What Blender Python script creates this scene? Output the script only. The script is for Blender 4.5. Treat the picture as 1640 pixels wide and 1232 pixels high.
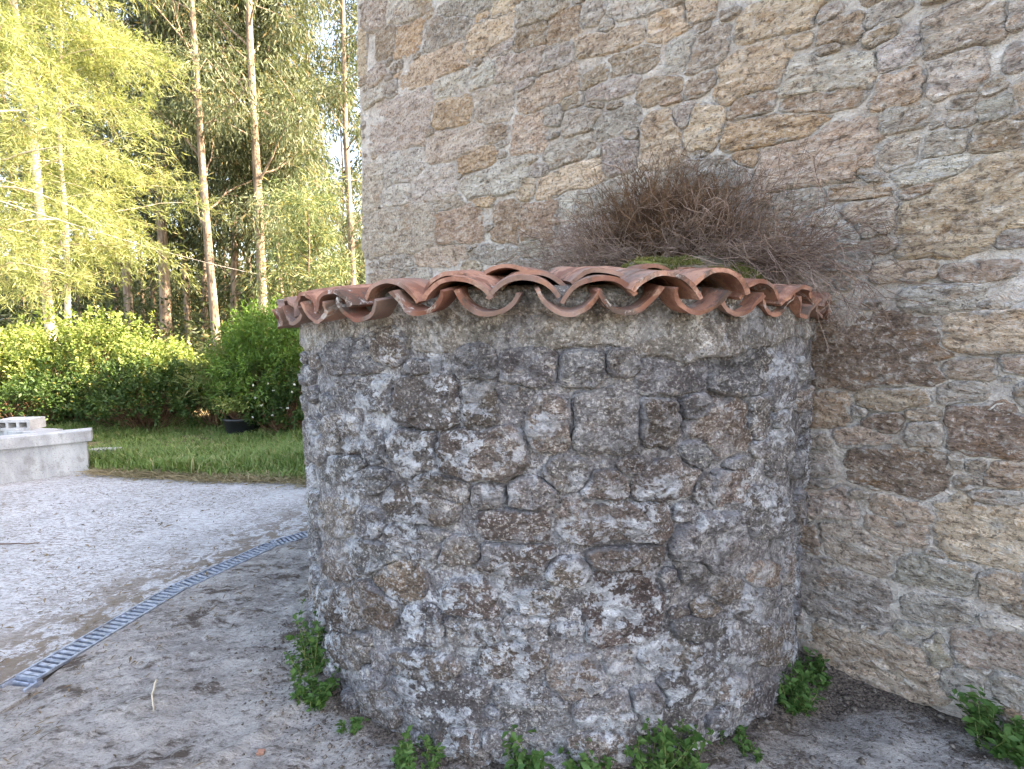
import bpy, math, random
import numpy as np
from mathutils import Vector

for _o in list(bpy.data.objects):
    bpy.data.objects.remove(_o, do_unlink=True)
scene = bpy.context.scene
COL = scene.collection
R_ = math.radians

# ------------------------------------------------------------------ camera
EYE = 1.55
cam_d = bpy.data.cameras.new("camera")
cam_d.sensor_width = 36.0
cam_d.lens = 800.0 / 1640.0 * 36.0
cam_d.clip_start = 0.05
cam_d.clip_end = 900.0
cam = bpy.data.objects.new("camera", cam_d)
COL.objects.link(cam)
cam.location = (0, 0, EYE)
cam.rotation_euler = (R_(90 - 6.136), 0, 0)
scene.camera = cam

# ------------------------------------------------------------------ light
SUN_EL, SUN_X, SUN_Y = 36.0, 0.995, 0.03      # direction towards the sun
world = bpy.data.worlds.new("World")
scene.world = world
world.use_nodes = True
wn = world.node_tree.nodes
sky = wn.new("ShaderNodeTexSky")
sky.sky_type = 'NISHITA'
sky.sun_disc = False
sky.sun_elevation = R_(SUN_EL)
sky.sun_rotation = math.atan2(SUN_X, SUN_Y)
sky.air_density = 1.0
sky.dust_density = 3.0
sky.ozone_density = 1.0
bg = wn["Background"]
bg.inputs["Strength"].default_value = 0.15
world.node_tree.links.new(sky.outputs[0], bg.inputs[0])
sun_d = bpy.data.lights.new("sun", 'SUN')
sun_d.energy = 4.6
sun_d.angle = R_(0.6)
sun_d.color = (1.0, 0.92, 0.78)
sun = bpy.data.objects.new("sun", sun_d)
COL.objects.link(sun)
_s = Vector((SUN_X * math.cos(R_(SUN_EL)), SUN_Y * math.cos(R_(SUN_EL)), math.sin(R_(SUN_EL))))
sun.rotation_euler = _s.to_track_quat('Z', 'Y').to_euler()
sun.location = (12, 0, 14)
vs = scene.view_settings
vs.view_transform = 'Standard'
vs.look = 'None'
vs.gamma = 1.0
vs.exposure = 3.03
vs.use_white_balance = True
vs.white_balance_temperature = 7900
vs.white_balance_tint = 15
vs.use_curve_mapping = False
scene.cycles.max_bounces = 5
scene.cycles.diffuse_bounces = 2
scene.cycles.adaptive_threshold = 0.025
scene.cycles.glossy_bounces = 2
scene.cycles.transmission_bounces = 4
scene.cycles.transparent_max_bounces = 4
scene.cycles.use_denoising = True

# ------------------------------------------------------------------ noise
def _hash(ix, iy, iz, seed):
    h = (ix * 374761393 + iy * 668265263 + iz * 2147483647 + seed * 1274126177) & 0xFFFFFFFF
    h = ((h ^ (h >> 13)) * 1274126177) & 0xFFFFFFFF
    h = ((h ^ (h >> 16)) * 2246822519) & 0xFFFFFFFF
    return ((h ^ (h >> 15)) & 0xFFFFFF) / float(0xFFFFFF)

def vnoise(p, seed=0):
    p = np.asarray(p, float)
    i = np.floor(p).astype(np.int64)
    f = p - i
    f = f * f * f * (f * (f * 6 - 15) + 10)
    r = 0
    for dx in (0, 1):
        wx = f[:, 0] if dx else 1 - f[:, 0]
        for dy in (0, 1):
            wy = f[:, 1] if dy else 1 - f[:, 1]
            for dz in (0, 1):
                wz = f[:, 2] if dz else 1 - f[:, 2]
                r = r + wx * wy * wz * _hash(i[:, 0] + dx, i[:, 1] + dy, i[:, 2] + dz, seed)
    return r * 2 - 1

def fbm(p, seed=0, octv=4, gain=0.5):
    p = np.asarray(p, float)
    a, r, s = 1.0, 0, 0
    for k in range(octv):
        r = r + a * vnoise(p * (2.03 ** k) + 7.1 * k, seed + k)
        s += a
        a *= gain
    return r / s

# ------------------------------------------------------------------ mesh helpers
def np_mesh(name, V, F, smooth=True):
    V = np.asarray(V, np.float32)
    m = bpy.data.meshes.new(name)
    if isinstance(F, np.ndarray):
        n = F.shape[1]
        m.vertices.add(len(V)); m.vertices.foreach_set("co", V.ravel())
        m.loops.add(F.size); m.loops.foreach_set("vertex_index", F.astype(np.int32).ravel())
        m.polygons.add(len(F)); m.polygons.foreach_set("loop_start", np.arange(0, F.size, n, dtype=np.int32))
        if smooth:
            m.polygons.foreach_set("use_smooth", np.ones(len(F), bool))
        m.update(calc_edges=True)
    else:
        m.from_pydata([tuple(v) for v in V], [], F)
        if smooth:
            m.polygons.foreach_set("use_smooth", np.ones(len(m.polygons), bool))
        m.update()
    return m

WLOC = {}
def add(name, mesh, mat=None, parent=None, loc=(0, 0, 0), rot=None, color=None, kind=None):
    """link one object; loc is in world metres (parents carry no rotation)"""
    o = bpy.data.objects.new(name, mesh)
    COL.objects.link(o)
    loc = Vector(loc)
    if parent is not None:
        o.parent = parent
        o.location = loc - WLOC[parent.name]
    else:
        o.location = loc
    WLOC[o.name] = loc
    if rot is not None:
        o.rotation_euler = rot
    if mat is not None and mesh is not None and not mesh.materials:
        mesh.materials.append(mat)
    if color is not None:
        o.color = (*color, 1)
    if kind:
        o["kind"] = kind
    return o

def tag(o, label, cat, group=None, kind=None):
    o["label"] = label
    o["category"] = cat
    if group: o["group"] = group
    if kind: o["kind"] = kind
    return o

def grid_faces(nu, nv, flip=False):
    i, j = np.meshgrid(np.arange(nu - 1), np.arange(nv - 1), indexing='ij')
    a = (i * nv + j).ravel()
    f = np.stack([a, a + nv, a + nv + 1, a + 1], 1)
    return f[:, ::-1].copy() if flip else f

def box_vf(x0, x1, y0, y1, z0, z1):
    V = [(x0, y0, z0), (x1, y0, z0), (x1, y1, z0), (x0, y1, z0), (x0, y0, z1), (x1, y0, z1), (x1, y1, z1), (x0, y1, z1)]
    F = [(0, 3, 2, 1), (4, 5, 6, 7), (0, 1, 5, 4), (1, 2, 6, 5), (2, 3, 7, 6), (3, 0, 4, 7)]
    return V, F

class MB:
    def __init__(s): s.v = []; s.f = []
    def put(s, V, F):
        b = len(s.v); s.v += [tuple(v) for v in V]; s.f += [tuple(i + b for i in f) for f in F]
    def box(s, *a): s.put(*box_vf(*a))
    def prism(s, poly, z0, z1):
        n = len(poly)
        V = [(x, y, z0) for x, y in poly] + [(x, y, z1) for x, y in poly]
        s.put(V, [tuple(range(n))[::-1], tuple(range(n, 2 * n))] + [(i, (i + 1) % n, n + (i + 1) % n, n + i) for i in range(n)])
    def mesh(s, name, smooth=False): return np_mesh(name, np.array(s.v), s.f, smooth)

def bevel_mesh(me, w, seg=2):
    import bmesh
    bm = bmesh.new(); bm.from_mesh(me)
    bmesh.ops.bevel(bm, geom=bm.edges[:], offset=w, segments=seg, affect='EDGES', profile=0.6)
    bm.to_mesh(me); bm.free()
    return me

def tubes(paths, radii, sides=4):
    """paths: list of (n,3) arrays, radii: list of (n,) arrays -> V, F quads"""
    V, F, b = [], [], 0
    ang = np.arange(sides) * 2 * math.pi / sides
    ca, sa = np.cos(ang), np.sin(ang)
    for P, r in zip(paths, radii):
        P = np.asarray(P, float); n = len(P)
        T = np.gradient(P, axis=0)
        T /= np.linalg.norm(T, axis=1)[:, None] + 1e-9
        ref = np.array([0, 0, 1.0]) if abs(T[:, 2]).mean() < 0.8 else np.array([1.0, 0, 0])
        A = np.cross(T, ref); A /= np.linalg.norm(A, axis=1)[:, None] + 1e-9
        B = np.cross(T, A)
        r = np.broadcast_to(np.asarray(r, float), (n,))
        ring = P[:, None, :] + r[:, None, None] * (A[:, None, :] * ca[None, :, None] + B[:, None, :] * sa[None, :, None])
        V.append(ring.reshape(-1, 3))
        i, k = np.meshgrid(np.arange(n - 1), np.arange(sides), indexing='ij')
        k2 = (k + 1) % sides
        F.append(np.stack([b + i * sides + k, b + i * sides + k2, b + (i + 1) * sides + k2, b + (i + 1) * sides + k], -1).reshape(-1, 4))
        b += n * sides
    return np.concatenate(V), np.concatenate(F)

def leaves(P, D, N, L, W, fold=0.0):
    """diamond leaves: base P, direction D, side hint N; quads (two when folded)"""
    n = len(P)
    D = D / (np.linalg.norm(D, axis=1)[:, None] + 1e-9)
    S = np.cross(D, N); S /= np.linalg.norm(S, axis=1)[:, None] + 1e-9
    U = np.cross(S, D)
    L = np.broadcast_to(L, (n,))[:, None]; W = np.broadcast_to(W, (n,))[:, None]
    m = P + D * L * 0.45
    if fold == 0:
        V = np.stack([P, m + S * W * .5, P + D * L, m - S * W * .5], 1).reshape(-1, 3)
        F = np.arange(4 * n).reshape(n, 4)
        return V, F
    tip = P + D * L - U * L * .12
    V = np.stack([P, m + S * W * .5 + U * W * fold, tip, m - S * W * .5 + U * W * fold, m - U * W * .06], 1).reshape(-1, 3)
    a = np.arange(n) * 5
    F = np.concatenate([np.stack([a, a + 1, a + 2, a + 4], 1), np.stack([a, a + 4, a + 2, a + 3], 1)])
    return V, F

def cat_vf(parts):
    V, F, b = [], [], 0
    for v, f in parts:
        V.append(v); F.append(f + b); b += len(v)
    return np.concatenate(V), np.concatenate(F)

# ------------------------------------------------------------------ materials
class NT:
    def __init__(s, name):
        s.m = bpy.data.materials.new(name); s.m.use_nodes = True
        s.t = s.m.node_tree; s.b = s.t.nodes["Principled BSDF"]; s.out = s.t.nodes["Material Output"]
        s.b.inputs["Specular IOR Level"].default_value = 0.25
    def n(s, typ, **kw):
        nd = s.t.nodes.new("ShaderNode" + typ)
        for k, v in kw.items(): setattr(nd, k, v)
        return nd
    def l(s, a, b): s.t.links.new(a, b)
    def pos(s, scale=(1, 1, 1), rotz=0.0):
        g = s.n("NewGeometry"); mp = s.n("Mapping")
        mp.inputs["Scale"].default_value = scale; mp.inputs["Rotation"].default_value = (0, 0, rotz)
        s.l(g.outputs["Position"], mp.inputs[0]); return mp.outputs[0]
    def noise(s, co, scale, det=4, rough=.6, dist=0.0):
        nd = s.n("TexNoise"); nd.inputs["Scale"].default_value = scale; nd.inputs["Detail"].default_value = det
        nd.inputs["Roughness"].default_value = rough; nd.inputs["Distortion"].default_value = dist
        s.l(co, nd.inputs["Vector"]); return nd.outputs["Fac"]
    def ramp(s, fac, a, b, lo=0.0, hi=1.0):
        nd = s.n("MapRange"); nd.interpolation_type = 'SMOOTHSTEP'
        for i, v in zip((1, 2, 3, 4), (a, b, lo, hi)): nd.inputs[i].default_value = v
        s.l(fac, nd.inputs[0]); return nd.outputs[0]
    def math(s, op, a, b=None):
        nd = s.n("Math", operation=op)
        for i, v in enumerate((a, b)):
            if v is None: continue
            if isinstance(v, (int, float)): nd.inputs[i].default_value = v
            else: s.l(v, nd.inputs[i])
        return nd.outputs[0]
    def mix(s, fac, a, b, mode='MIX'):
        nd = s.n("MixRGB", blend_type=mode)
        for i, v in enumerate((fac, a, b)):
            if isinstance(v, (int, float)): nd.inputs[i].default_value = v
            elif isinstance(v, tuple): nd.inputs[i].default_value = (*v, 1)
            else: s.l(v, nd.inputs[i])
        return nd.outputs[0]
    def vor(s, co, scale, feature='F1', rnd=1.0):
        nd = s.n("TexVoronoi", feature=feature); nd.inputs["Scale"].default_value = scale
        nd.inputs["Randomness"].default_value = rnd
        s.l(co, nd.inputs["Vector"]); return nd
    def warp(s, co, scale, amt):
        nd = s.n("TexNoise"); nd.inputs["Scale"].default_value = scale; nd.inputs["Detail"].default_value = 3
        s.l(co, nd.inputs["Vector"])
        v = s.n("VectorMath", operation='SCALE'); s.l(nd.outputs["Color"], v.inputs[0]); v.inputs["Scale"].default_value = amt
        a = s.n("VectorMath", operation='ADD'); s.l(co, a.inputs[0]); s.l(v.outputs[0], a.inputs[1]); return a.outputs[0]
    def bump(s, h, strength, dist, prev=None):
        nd = s.n("Bump"); nd.inputs["Strength"].default_value = strength; nd.inputs["Distance"].default_value = dist
        s.l(h, nd.inputs["Height"])
        if prev is not None: s.l(prev, nd.inputs["Normal"])
        return nd.outputs[0]
    def done(s, col, rough=.9, nrm=None):
        if isinstance(col, tuple): s.b.inputs["Base Color"].default_value = (*col, 1)
        else: s.l(col, s.b.inputs["Base Color"])
        if isinstance(rough, (int, float)): s.b.inputs["Roughness"].default_value = rough
        else: s.l(rough, s.b.inputs["Roughness"])
        if nrm is not None: s.l(nrm, s.b.inputs["Normal"])
        return s.m

def stone_mat(name, lichen=0.0, base=None, foliate=2.6, relief=1.0, contrast=1.0, dark=0.3, rust=0.35, smear=None, s2=95, s3=21):
    t = NT(name)
    co = t.pos(); cf = t.pos((1, 1, foliate))
    if base is None:
        oi = t.n("ObjectInfo"); c0 = oi.outputs["Color"]
    else:
        rgb = t.n("RGB"); rgb.outputs[0].default_value = (*base, 1); c0 = rgb.outputs[0]
    big = t.n("TexNoise"); big.inputs["Scale"].default_value = 6.5; big.inputs["Detail"].default_value = 5
    big.inputs["Roughness"].default_value = .7; t.l(cf, big.inputs["Vector"])
    sp = t.n("SeparateColor"); t.l(big.outputs["Color"], sp.inputs[0])
    nA, nB, nC = sp.outputs
    n2 = t.noise(co, s2, 2, .7)
    n3 = t.noise(cf, s3, 5, .74, .5)
    c = t.mix(t.ramp(nA, .36, .62), t.mix(1.0, c0, (0.74, 0.69, 0.66), 'MULTIPLY'), c0)
    c = t.mix(t.ramp(nA, .56, .74, 0, .55), c, (.60, .56, .50))
    c = t.mix(t.math('MULTIPLY', t.ramp(nB, .53, .68), rust), c, (.36, .19, .075))
    c = t.mix(t.ramp(n3, .54, .66, 0, .6 * contrast), c, (.70, .655, .60))
    c = t.mix(t.ramp(n2, .55, .66, 0, .6 * contrast), c, (.78, .74, .69))
    c = t.mix(t.ramp(n2, .46, .34, 0, .75 * contrast), c, (.06, .048, .042))
    c = t.mix(t.ramp(n3, .46, .35, 0, .85 * contrast), c, (.055, .043, .036))
    if smear is not None:
        at = t.n("Attribute"); at.attribute_name = "inset"
        e = t.math('ADD', at.outputs["Fac"], t.math('MULTIPLY', t.math('SUBTRACT', nA, .5), .14))
        e = t.math('ADD', e, t.math('MULTIPLY', t.math('SUBTRACT', n3, .5), .06))
        sm = t.mix(t.ramp(n2, .3, .7), tuple(v * .72 for v in smear), tuple(min(1, v * 1.2) for v in smear))
        c = t.mix(t.ramp(e, .012, -.002, 0, .85), c, sm)
    if dark:
        c = t.mix(t.math('MULTIPLY', t.ramp(nC, .53, .66), dark), c, (.06, .053, .05))
    if lichen:
        wco = t.warp(co, 18, .05)
        v2 = t.vor(wco, 40).outputs["Distance"]
        crust = t.noise(wco, 10, 6, .74)
        m = t.math('MAXIMUM', t.math('MULTIPLY', t.ramp(crust, .49, .515), t.ramp(nB, .43, .50)),
                   t.math('MULTIPLY', t.ramp(v2, .30, .24), t.ramp(nA, .47, .53)))
        lo = t.n("TexNoise"); lo.inputs["Scale"].default_value = 2.3; lo.inputs["Detail"].default_value = 3; t.l(co, lo.inputs["Vector"])
        ls = t.n("SeparateColor"); t.l(lo.outputs["Color"], ls.inputs[0])
        m = t.math('MULTIPLY', m, t.ramp(ls.outputs[0], .39, .55, .28, lichen))
        c = t.mix(t.ramp(ls.outputs[1], .50, .61, 0, .62), c, t.mix(1.0, c, (.40, .39, .40), 'MULTIPLY'))
        grey = t.mix(t.ramp(n3, .38, .62), (.30, .31, .325), (.66, .68, .71))
        c = t.mix(m, c, grey)
        c = t.mix(t.ramp(n2, .42, .30, 0, .6), c, (.10, .09, .085))
    h = t.math('ADD', n3, t.math('MULTIPLY', n2, .30))
    nb = t.bump(h, 1.0, .045 * relief)
    return t.done(c, .93, nb)

M = {}
M['house_stone'] = stone_mat('house granite', lichen=0.0, dark=.22, contrast=.72, relief=1.7, s2=52, s3=13, foliate=2.4, rust=.5, smear=(.54, .50, .455))
M['house_mortar'] = stone_mat('house mortar', base=(.54, .50, .455), foliate=1.3, relief=1.0, s2=52, s3=14, contrast=.35, dark=.15, rust=.12)
M['tank_stone'] = stone_mat('tank stone', lichen=.95, foliate=1.5, relief=1.2, dark=.5, rust=.12, contrast=.95, smear=(.25, .245, .255))
M['tank_mortar'] = stone_mat('tank mortar', lichen=.75, base=(.25, .245, .255), foliate=1.0, relief=1.1, contrast=.8, dark=.7, rust=.12)
M['collar'] = stone_mat('collar mortar', lichen=.45, base=(.25, .235, .21), foliate=1.0, relief=.8, contrast=.8, dark=.55, rust=.15)

def ground_mats():
    t = NT('yard concrete'); co = t.pos(); cs = t.pos((1, 2.6, 1), .35)
    n1 = t.noise(co, 1.6, 4, .6); n2 = t.noise(t.warp(cs, 5, .12), 19, 6, .76); n3 = t.noise(co, 75, 2, .7)
    c = t.mix(t.ramp(n1, .3, .7), (.39, .395, .395), (.50, .505, .51))
    c = t.mix(t.ramp(n2, .53, .40, 0, .7), c, (.22, .205, .185))
    c = t.mix(t.ramp(n2, .56, .70, 0, .6), c, (.60, .605, .61))
    c = t.mix(t.ramp(n3, .46, .35, 0, .5), c, (.17, .155, .14))
    fl = t.ramp(t.noise(t.warp(cs, 9, .1), 30, 4, .75), .54, .60)
    c = t.mix(t.math('MULTIPLY', fl, t.ramp(t.noise(co, 2.1, 3), .34, .54)), c, (.15, .125, .10))
    g = t.n("NewGeometry"); sx = t.n("SeparateXYZ"); t.l(g.outputs["Position"], sx.inputs[0])
    dist = t.math('ADD', sx.outputs[0], t.math('MULTIPLY', sx.outputs[1], -.42))
    band = t.math('MULTIPLY', t.ramp(dist, -4.1, -3.3), t.ramp(t.noise(t.warp(co, 6, .2), 7.5, 6, .72), .45, .54))
    c = t.mix(t.math('MULTIPLY', band, .9), c, t.mix(n2, (.10, .075, .055), (.22, .175, .13)))
    nb = t.bump(t.math('ADD', n2, t.math('MULTIPLY', n3, .5)), .8, .014)
    M['yard'] = t.done(c, .95, nb)
    # weathered bedrock with soil in the hollows
    t = NT('bedrock'); co = t.pos(); cs = t.pos((1, 2.2, 1), -.75)
    wc = t.warp(cs, 3, .22)
    n1 = t.noise(wc, 3.4, 6, .68); n2 = t.noise(cs, 20, 6, .76); n3 = t.noise(co, 85, 2, .7)
    c = t.mix(t.ramp(n1, .38, .60), (.28, .26, .24), (.43, .41, .385))
    c = t.mix(t.ramp(n2, .53, .64, 0, .7), c, (.58, .55, .51))
    c = t.mix(t.ramp(n2, .46, .37, 0, .75), c, (.11, .094, .082))
    c = t.mix(t.ramp(n3, .46, .33, 0, .42), c, (.10, .085, .075))
    c = t.mix(t.ramp(n3, .57, .70, 0, .3), c, (.60, .58, .55))
    soil = t.math('MULTIPLY', t.ramp(t.noise(wc, 4.6, 8, .76), .515, .565), t.ramp(n1, .60, .44))
    c = t.mix(t.math('MULTIPLY', soil, .93), c, t.mix(n2, (.045, .034, .028), (.13, .098, .075)))
    at = t.n("Attribute"); at.attribute_name = "soil"
    c = t.mix(t.ramp(t.math('ADD', at.outputs["Fac"], t.math('ADD', t.math('MULTIPLY', n1, .7), t.math('MULTIPLY', n2, .5))), .90, 1.08), c, t.mix(t.ramp(n3, .35, .65), (.045, .034, .028), (.20, .16, .13)))
    nb = t.bump(t.math('ADD', n2, t.math('MULTIPLY', n3, .25)), 1.0, .034)
    M['bedrock'] = t.done(c, .96, nb)
    t = NT('lawn soil'); co = t.pos()
    c = t.mix(t.ramp(t.noise(co, 3, 5), .4, .6), (.085, .065, .04), (.16, .13, .07))
    c = t.mix(t.ramp(t.noise(co, 40, 4), .5, .62), c, (.24, .19, .11))
    M['soil'] = t.done(c, .95, t.bump(t.noise(co, 25, 6), .8, .03))
    t = NT('wood floor'); co = t.pos()
    c = t.mix(t.ramp(t.noise(co, .7, 6), .4, .62), (.07, .05, .03), (.05, .06, .02))
    c = t.mix(t.ramp(t.noise(co, 6, 6), .5, .66), c, (.20, .13, .06))
    M['forest'] = t.done(c, .95, t.bump(t.noise(co, 9, 5), 1, .1))
ground_mats()

def leaf_mat(name, a, b, c=None, trans=.35, rough=.5, cfrac=.12, patch=.35, pscale=1.3):
    t = NT(name)
    g = t.n("NewGeometry"); rnd = g.outputs["Random Per Island"]
    col = t.mix(rnd, a, b)
    if c is not None:
        col = t.mix(t.ramp(t.math('FRACT', t.math('MULTIPLY', rnd, 7.31)), 1 - cfrac, 1 - cfrac + .02), col, c)
    col = t.mix(t.ramp(t.noise(t.pos(), pscale, 3), .40, .60, 0, patch), col, t.mix(1.0, col, (.48, .58, .45), 'MULTIPLY'))
    t.done(col, rough)
    tr = t.n("BsdfTranslucent"); t.l(t.mix(1.0, col, (1.0, 1.0, .6), 'MULTIPLY'), tr.inputs[0])
    mx = t.n("MixShader"); mx.inputs[0].default_value = trans
    t.l(t.b.outputs[0], mx.inputs[1]); t.l(tr.outputs[0], mx.inputs[2]); t.l(mx.outputs[0], t.out.inputs[0])
    return t.m

M['euc_leaf'] = leaf_mat('eucalyptus leaf', (.080, .110, .062), (.185, .205, .125), (.30, .235, .13), patch=.6, pscale=.8, cfrac=.08)
M['euc_leaf_far'] = leaf_mat('far eucalyptus leaf', (.060, .085, .045), (.13, .15, .085), (.22, .16, .08), patch=.6, pscale=.6)
M['shaded_thicket_leaf'] = leaf_mat('shaded thicket leaf', (.034, .052, .022), (.085, .105, .045), (.18, .13, .06), trans=.25, cfrac=.1)  # leaf colour darkened to stand in for shade inside the wood
M['gold_leaf'] = leaf_mat('feathery leaf', (.17, .21, .085), (.40, .42, .19), (.38, .32, .17), trans=.45, patch=.8, pscale=1.6)
M['shrub_leaf'] = leaf_mat('hedge leaf', (.13, .20, .05), (.31, .37, .12), (.52, .50, .20), cfrac=.10)
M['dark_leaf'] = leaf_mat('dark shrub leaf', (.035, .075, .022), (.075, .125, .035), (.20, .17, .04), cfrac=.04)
M['conifer'] = leaf_mat('conifer spray', (.075, .16, .03), (.17, .28, .06), trans=.35)
M['blue_leaf'] = leaf_mat('soft pine needle', (.10, .15, .075), (.20, .24, .11), (.38, .34, .13), trans=.3, cfrac=.15)
M['weed_leaf'] = leaf_mat('weed leaf', (.045, .115, .026), (.11, .20, .055), trans=.3, rough=.5)
M['grass_blade'] = leaf_mat('grass blade', (.12, .205, .055), (.23, .32, .10), (.40, .36, .18), cfrac=.12, trans=.3)
M['dead_leaf'] = leaf_mat('dead leaf', (.10, .07, .045), (.26, .19, .12), trans=.1, rough=.8)
M['straw'] = leaf_mat('dry grass', (.22, .17, .10), (.40, .33, .21), trans=.15, rough=.8)
M['white_petal'] = leaf_mat('white petal', (.75, .74, .70), (.85, .84, .80), trans=.2)
M['moss'] = leaf_mat('moss', (.075, .08, .022), (.17, .165, .05), (.24, .19, .10), trans=.1, rough=.9)

def simple(name, a, b, scale=8, rough=.8, bump=.0, spec=None, stretch=(1, 1, 1), det=5):
    t = NT(name); co = t.pos(stretch)
    n = t.noise(co, scale, det, .65)
    c = t.mix(t.ramp(n, .34, .66), a, b)
    nb = t.bump(n, .7, bump) if bump else None
    if spec is not None: t.b.inputs["Specular IOR Level"].default_value = spec
    return t.done(c, rough, nb)
M['bark'] = simple('eucalyptus bark', (.13, .095, .07), (.34, .27, .21), 5, .9, .02, stretch=(3, 3, .35))
M['bark_pale'] = simple('pale bark', (.42, .35, .27), (.66, .58, .48), 4, .9, .02, stretch=(3, 3, .5))
M['bark_dark'] = simple('dark bark', (.09, .065, .045), (.22, .16, .11), 5, .9, .02, stretch=(3, 3, .4))
M['twig_grey'] = simple('grey twig', (.11, .068, .05), (.34, .25, .20), 9, .9)
M['twig_brown'] = simple('brown twig', (.075, .042, .026), (.20, .12, .068), 14, .9)
M['stem_green'] = simple('green stem', (.10, .15, .04), (.22, .24, .09), 14, .7)
M['stick'] = simple('bleached stick', (.45, .38, .28), (.60, .52, .40), 30, .85)
M['black_plastic'] = simple('black plastic', (.012, .013, .016), (.022, .023, .027), 12, .45, spec=.5)
M['cable'] = simple('weathered cable', (.16, .155, .15), (.24, .235, .23), 10, .6)
M['grit'] = simple('soil grit', (.05, .04, .033), (.20, .175, .15), 60, .95)
M['pit'] = simple('dark channel', (.02, .018, .016), (.05, .042, .035), 20, .7)  # near-black all over, for the channel trough and basin floor

def concrete_mat():
    t = NT('cast concrete'); co = t.pos(); cs = t.pos((1.2, 1.2, .35))
    c = t.mix(t.ramp(t.noise(cs, 4, 6, .66), .35, .66), (.32, .325, .33), (.50, .505, .50))
    c = t.mix(t.ramp(t.noise(t.warp(co, 6, .2), 7, 6, .7), .52, .66, 0, .55), c, (.22, .215, .20))
    c = t.mix(t.ramp(t.noise(co, 90, 3), .44, .33, 0, .6), c, (.17, .16, .15))
    M['concrete'] = t.done(c, .9, t.bump(t.noise(co, 45, 6, .7), .5, .006))
    t = NT('galvanised grating'); co = t.pos()
    c = t.mix(t.ramp(t.noise(co, 26, 5), .36, .64), (.22, .26, .33), (.40, .45, .54))
    c = t.mix(t.ramp(t.noise(co, 9, 4), .58, .72, 0, .5), c, (.22, .19, .16))
    t.b.inputs["Metallic"].default_value = .55
    M['galv'] = t.done(c, t.ramp(t.noise(co, 40, 3), .3, .7, .38, .62))
    # fired clay
    t = NT('clay tile'); co = t.pos()
    oi = t.n("ObjectInfo")
    tc = t.n("TexCoord")
    c = t.mix(t.ramp(oi.outputs["Random"], 0, 1), (.19, .085, .055), (.40, .215, .15))
    c = t.mix(t.ramp(t.noise(t.warp(co, 6, .1), 9, 6, .66), .44, .58), c, t.mix(.7, c, (.15, .06, .042)))
    c = t.mix(t.ramp(t.noise(co, 13, 7, .7), .56, .70, 0, .7), c, (.50, .34, .25))
    c = t.mix(t.ramp(t.noise(t.warp(co, 8, .12), 5.5, 8, .74), .52, .60, 0, .85), c, (.075, .058, .048))
    c = t.mix(t.ramp(t.noise(co, 110, 3), .42, .31, 0, .5), c, (.12, .065, .045))
    c = t.mix(t.math('MULTIPLY', t.ramp(t.noise(t.warp(co, 9, .1), 11, 6, .7), .60, .66), .75), c, (.50, .485, .46))
    c = t.mix(t.ramp(t.noise(co, 3.1, 4, .6), .44, .56, 0, .65), c, (.20, .155, .135))
    M['clay'] = t.done(c, .85, t.bump(t.noise(co, 55, 6, .7), .5, .005))
    t = NT('roof bed'); co = t.pos()
    n = t.noise(co, 6, 6)
    c = t.mix(t.ramp(n, .40, .58), (.10, .085, .06), (.20, .17, .12))
    c = t.mix(t.ramp(t.noise(co, 3.5, 6, .7), .47, .56), c, t.mix(t.noise(co, 60, 4), (.09, .11, .02), (.22, .23, .06)))
    M['roof_bed'] = t.done(c, .95, t.bump(t.noise(co, 45, 6), .9, .02))
concrete_mat()

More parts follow.
